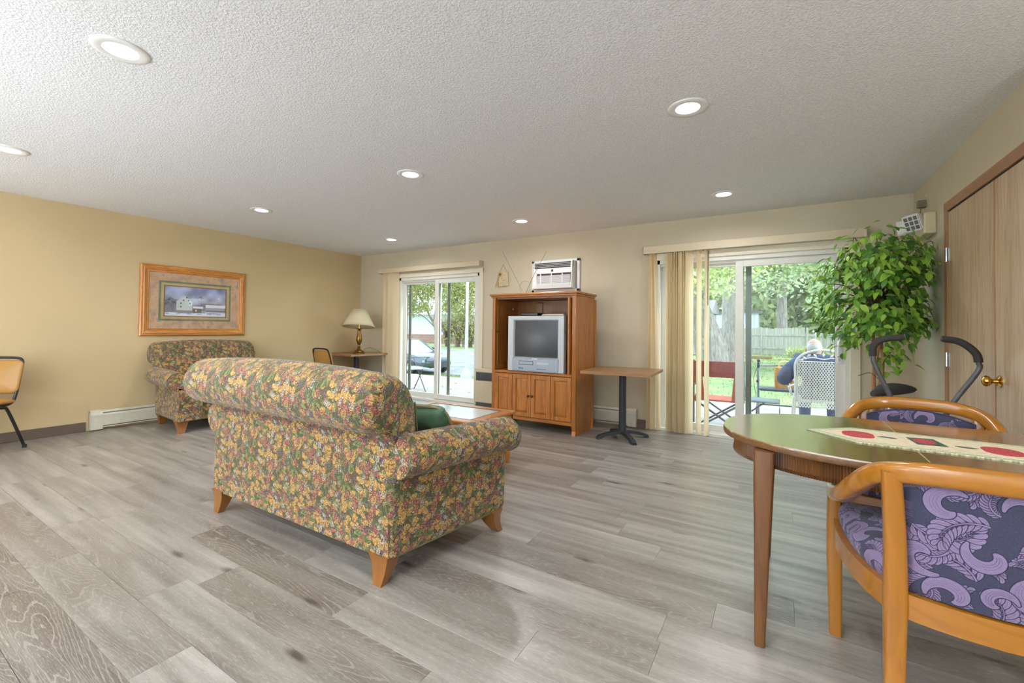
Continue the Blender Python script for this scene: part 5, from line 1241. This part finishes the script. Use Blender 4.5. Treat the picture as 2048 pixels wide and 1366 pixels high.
def buildings():
    sid = flat('white_siding', (226, 230, 236), .6, var=.02); rf = flat('shingle_grey', (132, 128, 128), .9)
    bm = T('brick_course'); tb = bm.n('TexBrick', {'Vector': bm.n('Mapping', {'Vector': bm.n('TexCoord').outputs['Object'], 'Rotation': (PI/2, 0, 0)}).outputs[0], 'Color1': L(176, 128, 116), 'Color2': L(156, 112, 104), 'Mortar': L(192, 176, 168), 'Scale': 1.2, 'Mortar Size': .012})
    bm.P(color=tb.outputs[0], rough=.9)
    t = thing('neighbour_house', 'white sided house on a red brick base beyond the driveway', 'house', (-36, 43, GL), math.radians(14))
    for k in range(13): obj('siding_board', MB().bx(-12, 12, -.02-.015*(k % 2), 8, 1.15+k*.2, 1.34+k*.2), sid, t)
    obj('foundation', MB().bx(-11.9, 11.9, .0, 7.9, 0, 1.15), bm.m, t)
    obj('sill_band', MB().bx(-12.05, 12.05, -.07, 0, 1.13, 1.2), sid, t)
    obj('downspout', MB().tube([(-.3, -.08, 1.2), (-.3, -.08, 3.7)], .05, 8), sid, t)
    obj('roof', MB().prism([(-.6, 3.7), (4, 5.4), (8.6, 3.7), (8.6, 3.6), (-.6, 3.6)], -12.4, 12.4, 0), flat('roof_pale', (196, 196, 198), .8), t)
    t = thing('garden_shed', 'white garden shed beyond the fence right of the leaning tree', 'shed', (-2.3, 31, G))
    for k in range(10): obj('siding_board', MB().bx(-1.2+k*.24, -1.2+(k+1)*.24-.02, 0, .03, .2, 2.42), sid, t)
    obj('wall', MB().bx(-1.22, 1.22, .03, 2.4, 0, 2.42), flat('shed_siding', (186, 192, 206), .6), t); obj('roof', MB().prism([(-.15, 2.4), (1.2, 2.62), (2.6, 2.4)], -1.4, 1.4, 0), rf, t)
    t = thing('blue_white_house', 'pale house low at the left behind the leaning tree', 'house', (-4.6, 25, G))
    for k in range(9): obj('siding_board', MB().bx(-2.6, 1.4, -.012*(k % 2), 3, .7+k*.17, .868+k*.17), sid, t)
    obj('foundation', MB().bx(-2.5, 1.3, .05, 2.9, 0, .7), flat('grey_block', (164, 164, 166), .9), t); obj('roof', MB().prism([(-.3, 2.22), (1.5, 3.0), (3.3, 2.22)], -2.8, 1.6, 0), rf, t)
buildings()
def yard_bits():
    rr = random.Random(5)
    for i, (x, y, s) in enumerate(((.55, 25.6, .8), (1.3, 26, .9), (2.1, 25.8, .8))):
        t = thing('flower_bush', ('low pale bush at the foot of the fence, left of the man', 'low pale bush at the fence just behind the head of the man', 'low pale bush right of the head of the man')[i], 'bush', (x, y, G))
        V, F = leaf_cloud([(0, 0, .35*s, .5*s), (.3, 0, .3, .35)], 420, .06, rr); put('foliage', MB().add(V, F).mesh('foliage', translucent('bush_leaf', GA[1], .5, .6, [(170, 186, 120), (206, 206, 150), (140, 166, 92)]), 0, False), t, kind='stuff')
        obj('stems', MB().tube([(0, 0, 0), (.05, 0, .3)], .02, 5).tube([(0, 0, 0), (-.1, .05, .35)], .02, 5), M_BARK, t)
    t = thing('white_bucket', 'small white bucket by the foot of the leaning tree', 'bucket', (-.98, 14.0, G))
    obj('pail', MB().lathe([(0, 0), (.11, 0), (.14, .30), (.145, .31), (.13, .31), (.10, .02), (0, .02)], 18), M_PWHITE, t); obj('bail', MB().tube(bez([(-.14, 0, .29), (-.10, .05, .40), (.10, .05, .40), (.14, 0, .29)], 4), .006, 5), M_CHROME, t)
    t = thing('lamp_post', 'slim white lamp post on a conical base outside the left door', 'lamp post', (-9.35, 12.25, -.62))
    obj('pole', MB().lathe([(.07, .20), (.055, .3), (.046, 7), (0, 7)], 14), flat('pole_grey', (176, 182, 190), .45), t); obj('base_cover', MB().lathe([(0, 0), (.20, 0), (.205, .14), (.15, .26), (.08, .38), (.07, .40), (0, .40)], 18), flat('post_base_grey', (168, 174, 186), .5), t)
    t = thing('garden_bench', 'low brown wooden bed edge on the lawn before the fence', 'planter', (-.4, 23.4, G))
    obj('board', MB().bx(-1.0, .1, -.05, .05, 0, .14, .01), flat('bed_board', (150, 122, 84), .9), t); obj('board', MB().bx(-1.0, -.9, .05, .9, 0, .14, .01), flat('bed_board_b', (168, 130, 82), .9), t)
yard_bits()

def car():
    t = thing('parked_car', 'dark grey sedan parked outside the left glass door', 'car', (-14.04, 14.28, G-.66), math.radians(-12))
    body = flat('car_paint', (78, 82, 88), .18, .4, var=.01, coat=.8); gl = flat('car_glass', (150, 172, 176), .06, 0., var=.01, spec=.8)
    def sec(x, zl, zh, w, n=10): return [Vector((x, y, z)) for y, z in ((-w*.9, zl), (-w, zl+.12), (-w, zl+(zh-zl)*.6), (-w*.93, zh-.03), (-w*.8, zh), (w*.8, zh), (w*.93, zh-.03), (w, zl+(zh-zl)*.6), (w, zl+.12), (w*.9, zl))]
    obj('body', MB().loft([sec(*q) for q in ((-3.0, .38, .78, .62), (-2.85, .28, .86, .76), (-2.2, .22, .92, .83), (-.9, .20, .93, .86), (.3, .20, .92, .86), (.9, .22, .90, .85), (1.5, .24, .82, .82), (1.95, .28, .70, .74), (2.05, .36, .58, .62))]), body, t, 40)
    def cab(x, z, w): return [Vector((x, -w, z)), Vector((x, w, z))]
    R = [[Vector((x, y, z)) for x, y, z in ((-2.15, -.74, .90), (.75, -.74, .89), (.75, .74, .89), (-2.15, .74, .90))], [Vector((x, y, z)) for x, y, z in ((-1.65, -.62, 1.36), (-.15, -.60, 1.37), (-.15, .60, 1.37), (-1.65, .62, 1.36))], [Vector((x, y, z)) for x, y, z in ((-1.5, -.52, 1.40), (-.35, -.50, 1.41), (-.35, .50, 1.41), (-1.5, .52, 1.40))]]
    obj('cabin_glass', MB().loft(R), gl, t, 20)
    pil = MB()
    for s in (-1, 1): pil.tube([(.78, s*.75, .90), (-.14, s*.61, 1.38), (-1.66, s*.63, 1.37), (-2.2, s*.75, .91)], .035, 6).tube([(-.75, s*.75, .90), (-.80, s*.62, 1.38)], .03, 6)
    pil.bx(-1.6, -.25, -.58, .58, 1.385, 1.42, .02); obj('roof_frame', pil, body, t)
    for x in (1.28, -1.95):
        for s in (-1, 1):
            M_ = Matrix.Translation((x, s*.80, .30)) @ Matrix.Rotation(PI/2, 4, 'X')
            w = obj('wheel', MB().lathe([(0, -.09), (.29, -.09), (.31, -.05), (.31, .05), (.29, .09), (0, .09)], 24).xf(M_), M_BLACK, t, 40)
            obj('hubcap', MB().lathe([(0, -.10), (.19, -.095), (.20, .0), (.19, .095), (0, .10)], 16).xf(M_), M_CHROME, w, 40)
    for s in (-1, 1):
        obj('side_mirror', MB().bx(.42, .56, s*.86-.09, s*.86+.09, .93, 1.06, .03), M_BLACK, t)
        obj('door_handle', MB().bx(-.45, -.25, s*.865-.02, s*.865+.02, .74, .78, .01), M_CHROME, t)
        obj('side_trim', MB().bx(-2.2, 1.0, s*.862-.012, s*.862+.012, .50, .55, .006), M_GREY, t)
        obj('headlamp', MB().bx(1.84, 2.0, s*.58-.14, s*.58+.14, .50, .62, .03), gl, t)
        obj('door_seam', MB().bx(.52, .53, s*.861-.004, s*.861+.004, .3, .88).bx(-.72, -.71, s*.861-.004, s*.861+.004, .3, .9), M_DARK, t, 0)
car()

# ------------------------------------------------------------------ outside: furniture on the patio and the seated man
PZ = -.045
def wire_table():
    t = thing('folding_table', 'small folding patio table with crossed wire legs outside the left door', 'folding table', (-6.05, 6.15, PZ), math.radians(-20))
    m = flat('wire_grey', (74, 80, 84), .4, .5); 
    obj('tabletop', MB().bx(-.30, .30, -.26, .26, .43, .45, .006), flat('mesh_top_grey', (150, 168, 170), .6), t)
    for y in (-.22, .22): obj('leg', MB().tube([(-.26, y, 0), (.26, y, .60)], .010, 6), m, t); obj('leg', MB().tube([(.26, y*.93, 0), (-.26, y*.93, .60)], .010, 6), m, t)
    obj('handle_loop', MB().tube(bez([(.20, -.22, .52), (.24, -.22, .62), (.38, -.2, .66), (.38, .2, .66), (.24, .22, .62), (.20, .22, .52)], 4), .008, 6), m, t, 60)
    obj('cross_bar', MB().tube([(-.26, -.22, .0), (-.26, .22, .0)], .01, 6).tube([(.26, -.2, .0), (.26, .2, .0)], .01, 6), m, t)
wire_table()
def director_chair():
    t = thing('director_chair', 'red canvas folding director chair on the patio outside the right door', 'folding chair', (-.625, 5.93, PZ), math.radians(0))
    m = flat('chair_tube_grey', (108, 108, 110), .4, .4); red = flat('red_canvas', (150, 62, 48), .75, var=.10, nscale=40, bump=.15); rs = flat('red_canvas_light', (176, 84, 60), .75, var=.06, nscale=40)
    w = .27
    for s in (-1, 1): obj('back_post', MB().tube([(s*w, -.20, .0 if s < 0 else .38), (s*w, -.20, .86)], .012, 8), m, t)
    obj('back_band', MB().bx(-w, w, -.216, -.204, .66, .85, .004), red, t)
    for s in (-1, 1):
        P = [(s*(w-.005), .66), (s*(w-.10), .66), (s*(w-.115), .52), (s*(w-.125), .385), (s*(w-.0), .385), (s*(w-.03), .46), (s*(w-.035), .55), (s*(w-.005), .60)]
        obj('side_strap', MB().prism([(x, z) for x, z in P], -.214, -.204, 1), rs, t)
    obj('seat', MB().bx(-w, w, -.20, .22, .372, .392, .006), rs, t)
    for y in (-.19, .21):
        obj('leg', MB().tube([(-w, y, .012), (w, y, .375)], .012, 8), m, t); obj('leg', MB().tube([(w, y+.02, .012), (-w, y+.02, .375)], .012, 8), m, t)
    for s in (-1, 1): obj('armrest', MB().tube([(s*w, -.20, .56), (s*w, .22, .56)], .016, 8), m, t); obj('front_post', MB().tube([(s*w, .22, .37), (s*w, .22, .56)], .011, 8), m, t); obj('ground_bar', MB().tube([(s*w, -.20, .012), (s*w, .24, .012)], .012, 8), m, t)
    obj('side_table', MB().bx(w+.03, w+.36, -.10, .20, .385, .410, .012), flat('side_table_grey', (132, 140, 140), .5), t); obj('side_table_strut', MB().tube([(w, .05, .20), (w+.22, .05, .385)], .010, 6).tube([(w, .05, .39), (w+.05, .05, .395)], .01, 6), m, t)
director_chair()
CHX, CHY = .405, 5.93
def mesh_chair():
    t = thing('patio_chair', 'white wrought mesh patio chair with leaf scroll crest, the man sits in it', 'patio chair', (CHX, CHY, PZ))
    wm = flat('white_iron', (232, 230, 224), .45, var=.02); w = .255
    def lattice(x0, x1, z0, z1, f, step=.026):
        m = MB(); n = int((x1-x0+z1-z0)/step)
        for k in range(-n, 2*n):
            for sg in (1, -1):
                pts = []
                a = x0+k*step if sg > 0 else x1-k*step
                # line x = a + sg*(z-z0)*.62
                za, zb = z0, z1
                def X(z): return a+sg*(z-z0)*.62
                lo, hi = (x0-a)/(.62*sg)+z0, (x1-a)/(.62*sg)+z0
                if lo > hi: lo, hi = hi, lo
                za, zb = max(z0, lo), min(z1, hi)
                if zb-za > .01: m.tube([f(X(za), za), f(X(zb), zb)], .0062, 4, cap=False)
        return m
    fb = lambda x, z: Vector((x, -.03-(z-.45)*.16, z))
    obj('mesh_back', lattice(-w+.02, w-.02, .45, .88, fb), wm, t, 0, kind='stuff')
    fs = lambda x, z: Vector((x, z, .445-.012*math.sin((z+.02)*7)))
    obj('mesh_seat', lattice(-w+.02, w-.02, -.02, .44, fs), wm, t, 0, kind='stuff')
    skirt = lambda x, z: Vector((x, -.035-.02*(.445-z)/.08, z)); obj('mesh_apron', lattice(-w+.02, w-.02, .37, .445, skirt), wm, t, 0, kind='stuff')
    arch = bez([fb(-w, .44), fb(-w, .7), fb(-w, .86), fb(-w+.06, .955), fb(-.09, 1.005), fb(0, 1.015), fb(.09, 1.005), fb(w-.06, .955), fb(w, .86), fb(w, .7), fb(w, .44)], 4)
    obj('back_frame', MB().tube(arch, .011, 8).tube([fb(-w+.018, .45), fb(-w+.018, .885), fb(w-.018, .885), fb(w-.018, .45)], .007, 6), wm, t, 60)
    cr = MB()
    cr.tube(bez([fb(-w+.03, .90), fb(-.10, .93), fb(0, .915), fb(.10, .93), fb(w-.03, .90)], 5), .006, 6)
    for x, z, a, s in ((-.17, .925, 2.4, .05), (-.13, .955, .6, .055), (-.075, .955, 2.3, .05), (-.045, .985, .4, .05), (0, .965, PI/2, .05), (.045, .985, 2.7, .05), (.075, .955, .8, .05), (.13, .955, 2.5, .055), (.17, .925, .7, .05), (-.19, .905, .9, .04), (.19, .905, 2.2, .04)):
        d = Vector((math.cos(a), 0, math.sin(a))); n = Vector((-d.z, 0, d.x)); p = fb(x, z)
        cr.add([p-d*s*.5+Vector((0, -.004, 0)), p+n*s*.28, p+d*s*.5, p-n*s*.28, p+Vector((0, -.012, 0))], [(0, 1, 4), (1, 2, 4), (2, 3, 4), (3, 0, 4)])
    obj('leaf_crest', cr, wm, t)
    obj('seat_frame', MB().tube([(-w, -.03, .44), (w, -.03, .44), (w, .45, .44), (-w, .45, .44)], .011, 8, loop=True), wm, t)
    for s in (-1, 1):
        obj('armrest', MB().tube(bez([fb(s*w, .62), (s*(w+.03), .02, .600), (s*(w+.055), .10, .575), (s*(w+.06), .30, .580), (s*(w+.05), .40, .55), (s*(w+.04), .41, .5), (s*(w+.02), .40, .44)], 5), .012, 8, 1.3), wm, t, 60)
        obj('leg', MB().tube(bez([(s*w, .42, .44), (s*(w+.02), .43, .2), (s*(w+.03), .45, .006)], 4), .011, 8), wm, t); obj('leg', MB().tube(bez([(s*w, -.02, .44), (s*(w+.01), -.05, .2), (s*(w+.03), -.10, .006)], 4), .011, 8), wm, t)
mesh_chair()
def skin_mesh(name, pts, edges, rad, mats, sub=2):
    me = bpy.data.meshes.new(name); me.from_pydata(pts, edges, []); o = bpy.data.objects.new(name, me); COL.objects.link(o)
    md = o.modifiers.new('s', 'SKIN'); o.modifiers.new('d', 'SUBSURF').levels = sub
    for v, r in zip(me.skin_vertices[0].data, rad): v.radius = r if isinstance(r, tuple) else (r, r)
    me.skin_vertices[0].data[0].use_root = True
    dg = bpy.context.evaluated_depsgraph_get(); dg.update(); m2 = bpy.data.meshes.new_from_object(o.evaluated_get(dg)); m2.name = name
    bpy.data.objects.remove(o); m2.materials.clear(); m2.materials.append(mats)
    m2.polygons.foreach_set('use_smooth', [True]*len(m2.polygons)); return m2
def man():
    t = thing('person', 'elderly man with short grey hair in a navy jacket seated in the white chair', 'person', (CHX, CHY, PZ))
    skin = flat('skin', (196, 142, 116), .55, var=.04, nscale=20); navy = flat('navy_fleece', (70, 78, 104), .9, var=.08, nscale=60); jean = flat('grey_blue_trousers', (104, 112, 136), .9, var=.06, nscale=80)
    H = Vector((-.065, .20, 1.000))
    pts = [(0, .13, .52), (0, .11, .68), (-.02, .13, .82), (-.05, .17, .905), (-.06, .19, .935), (-.064, .195, .97)]; rad = [(.155, .12), (.15, .115), (.165, .12), (.10, .08), (.055, .055), (.05, .05)]
    ed = [(i, i+1) for i in range(5)]
    def chain(root, P, R):
        prev = root
        for p, r in zip(P, R): pts.append(p); rad.append(r); ed.append((prev, len(pts)-1)); prev = len(pts)-1
        return prev
    arms = []
    for s in (-1, 1):
        o = -.06 if s < 0 else 0
        arms.append(chain(2, [(s*.18-.04, .13, .855), (s*.25-.03+o*.6, .14, .75), (s*.29-.01+o, .16, .645), (s*.28-.01+o, .31, .630), (s*.25+o*.6, .42, .628)], [.075, .060, .048, .042, .030]))
        chain(0, [(s*.10, .16, .51), (s*.13, .36, .52), (s*.15, .52, .50), (s*.14, .55, .28), (s*.14, .54, .08), (s*.15, .64, .045)], [.095, .085, .066, .055, .042, .034])
    n0 = len(pts)
    # hands: palm + five fingers each
    for s, e in ((-1, arms[0]), (1, arms[1])):
        w = Vector(pts[e]); p = w+Vector((-s*.01, .05, -.004)); e2 = chain(e, [tuple(p)], [(.030, .016)])
        for k, ln in enumerate((.062, .072, .068, .054)):
            o = (k-1.5)*.018; chain(e2, [tuple(p+Vector((o, .035, 0))), tuple(p+Vector((o*1.1, .035+ln*.5, -.008))), tuple(p+Vector((o*1.1, .035+ln*.85, -.032)))], [.009, .008, .0065])
        chain(e2, [tuple(p+Vector((-s*.034, .005, -.004))), tuple(p+Vector((-s*.046, .035, -.012)))], [.010, .0075])
    put('body', skin_mesh('body', pts, ed, rad, skin), t)
    jp = [(0, .125, .50), (0, .11, .68), (-.04, .13, .82), (-.055, .165, .885), (-.062, .185, .92)]; jr = [(.195, .145), (.195, .138), (.215, .145), (.145, .105), (.078, .074)]
    je = [(0, 1), (1, 2), (2, 3), (3, 4)]
    for s in (-1, 1):
        o = -.06 if s < 0 else 0; b = len(jp); jp += [(s*.18-.04, .13, .855), (s*.255-.03+o*.6, .14, .75), (s*.297-.01+o, .16, .645), (s*.285-.01+o, .31, .632), (s*.258+o*.6, .405, .63)]; jr += [.110, .098, .082, .062, .048]
        je += [(2, b), (b, b+1), (b+1, b+2), (b+2, b+3), (b+3, b+4)]
    put('jacket', skin_mesh('jacket', jp, je, jr, navy), t)
    tp = [(0, .14, .50)]; tr = [(.165, .115)]; te = []
    for s in (-1, 1):
        b = len(tp); tp += [(s*.10, .17, .51), (s*.13, .36, .52), (s*.15, .52, .50), (s*.14, .555, .28), (s*.14, .545, .10)]; tr += [.108, .098, .080, .068, .060]; te += [(0, b), (b, b+1), (b+1, b+2), (b+2, b+3), (b+3, b+4)]
    put('trousers', skin_mesh('trousers', tp, te, tr, jean), t)
    for s in (-1, 1): obj('shoe', MB().loft([[Vector((s*.145+x*w, y, max(.0, zc+z*h))) for x, z in rrect(1, 1, .5, 3)] for y, w, zc, h in ((.47, .030, .045, .03), (.50, .042, .05, .05), (.60, .046, .04, .04), (.70, .044, .03, .03), (.74, .02, .022, .02))]), M_DARK, t, 60)
    # head: a sculpted sphere with brow, nose, chin, ears
    V = []; F = []; nu, nv = 28, 20
    for i in range(nv+1):
        th = PI*i/nv
        for j in range(nu):
            ph = 2*PI*j/nu; x, y, z = math.sin(th)*math.sin(ph), math.sin(th)*math.cos(ph), math.cos(th)     # +y is the face
            p = Vector((x*.076, y*.096, z*.115))
            if z < 0: p.x *= 1+.16*z; p.y *= (1+.10*z) if y > 0 else 1+.30*z
            if y > .8: g = math.exp(-((x/.18)**2+((z+.12)/.22)**2)); p.y += .024*g; p.y += .006*math.exp(-((z-.14)/.10)**2); p.y -= .010*math.exp(-(((abs(x)-.36)/.16)**2+((z-.02)/.12)**2)); p.y += .008*math.exp(-((x/.35)**2+((z+.52)/.08)**2)); p.y += .010*math.exp(-((x/.3)**2+((z+.85)/.15)**2))
            V.append(H+p+Vector((0, 0, .018)))
    for i in range(nv):
        for j in range(nu): a, b = i*nu+j, i*nu+(j+1) % nu; F.append((a, b, b+nu, a+nu))
    hd = MB().add(V, F)
    for s in (-1, 1):
        ear = []
        for y, r, ox in ((0, .6, .0), (0, 1., .010), (0, .9, .016), (0, .45, .013)):
            ear.append([H+Vector((s*(.070+ox), -.005+.017*r*math.cos(k*PI/6), .008+.030*r*math.sin(k*PI/6))) for k in range(12)])
        hd.loft(ear)
    head = obj('head', hd, skin, t, 70)
    hm = T('grey_hair'); n = hm.noise(hm.co((1, 1, .4)), 160, 3); hm.P(color=hm.ramp(n, [(.3, L(150, 148, 148)), (.7, L(206, 204, 202))]), rough=.9)
    hv = []; hf = []
    keep = {}
    for i in range(nv+1):
        for j in range(nu):
            th = PI*i/nv; ph = 2*PI*j/nu; y = math.sin(th)*math.cos(ph); z = math.cos(th); x = math.sin(th)*math.sin(ph)
            bald = z > .62 and y > -.75 and abs(x) < .5
            if z > -.58 and y < .45-.5*max(0, z) and not bald: keep[i*nu+j] = len(hv); c = H+Vector((0, 0, .018)); hv.append(c+(V[i*nu+j]-c)*1.014)
    for f in F:
        if all(q in keep for q in f): hf.append(tuple(keep[q] for q in f))
    obj('hair', MB().add(hv, hf), hm.m, head, 70)
    for s in (-1, 1): obj('eye', MB().lathe([(0, -.010), (.007, -.007), (.010, 0), (.007, .007), (0, .010)], 10, H+Vector((s*.028, .080, .026))), M_PWHITE, head, 60)
    obj('mouth', MB().tube([H+Vector((-.022, .086, -.044)), H+Vector((0, .096, -.042)), H+Vector((.022, .086, -.044))], .004, 5), flat('lips', (160, 100, 90), .6), head)
man()
def rollator():
    t = thing('rollator', 'grey walking frame with black hand brakes beyond the man', 'walker', (.02, 6.75, PZ), math.radians(4))
    m = flat('rollator_grey', (112, 116, 122), .35, .5); w = .27
    for s in (-1, 1):
        fr = obj('side_frame', MB().tube(bez([(s*w, -.26, .10), (s*w, -.14, .42), (s*w, -.06, .74), (s*w, -.10, .82), (s*w, -.22, .835)], 5), .014, 8).tube([(s*w, -.15, .40), (s*w, .26, .10)], .013, 8), m, t, 60)
        obj('hand_grip', MB().tube([(s*w, -.16, .835), (s*w, -.30, .835)], .018, 10), M_RUB, fr); obj('brake_lever', MB().tube(bez([(s*w, -.15, .82), (s*w, -.20, .78), (s*w, -.28, .79)], 4), .006, 6).bx(s*w-.014, s*w+.014, -.20, -.14, .74, .80, .004), M_BLACK, fr)
        obj('brake_cable', MB().tube(bez([(s*w, -.14, .78), (s*(w+.05), -.10, .6), (s*(w+.03), -.12, .40), (s*w, -.2, .22)], 5), .003, 5), M_BLACK, fr); obj('clamp_knob', MB().lathe([(0, 0), (.018, 0), (.018, .02), (0, .024)], 10).xf(Matrix.Translation((s*w, -.115, .56)) @ Matrix.Rotation(-PI/2, 4, 'Y')), M_BLACK, fr)
        for y in (-.28, .28):
            wh = obj('wheel', MB().lathe([(0, -.014), (.075, -.014), (.088, 0), (.075, .014), (0, .014)], 18).xf(Matrix.Translation((s*w, y, .09)) @ Matrix.Rotation(PI/2, 4, 'Y')), M_DARK, t, 40)
    obj('seat', MB().bx(-w+.015, w-.015, -.16, .10, .44, .475, .01), flat('rollator_seat', (76, 84, 92), .6), t); obj('cross_bar', MB().tube([(-w, -.13, .46), (w, -.13, .46)], .011, 8).tube([(-w, .16, .22), (w, .16, .22)], .011, 8).tube(bez([(-w, -.04, .76), (0, .06, .76), (w, -.04, .76)], 5), .012, 8), m, t)
    t = thing('tote_bag', 'tan canvas tote bag resting on the seat of the walking frame', 'bag', (.06, 6.70, PZ+.475), math.radians(4))
    obj('bag_body', MB().loft([[Vector((x*k, y*k2, z)) for x, y in rrect(.115, .06, .03, 3)] for z, k, k2 in ((0, 1, 1), (.10, 1.04, 1.1), (.26, 1.0, .8), (.275, .98, .7))]), flat('tan_canvas', (196, 146, 84), .8, var=.06), t, 50)
    for y in (-.05, .05): obj('bag_handle', MB().tube(bez([(-.07, y, .26), (-.05, y, .34), (.05, y, .34), (.07, y, .26)], 5), .007, 6), flat('bag_strap', (220, 190, 140), .8), t, 60)
rollator()
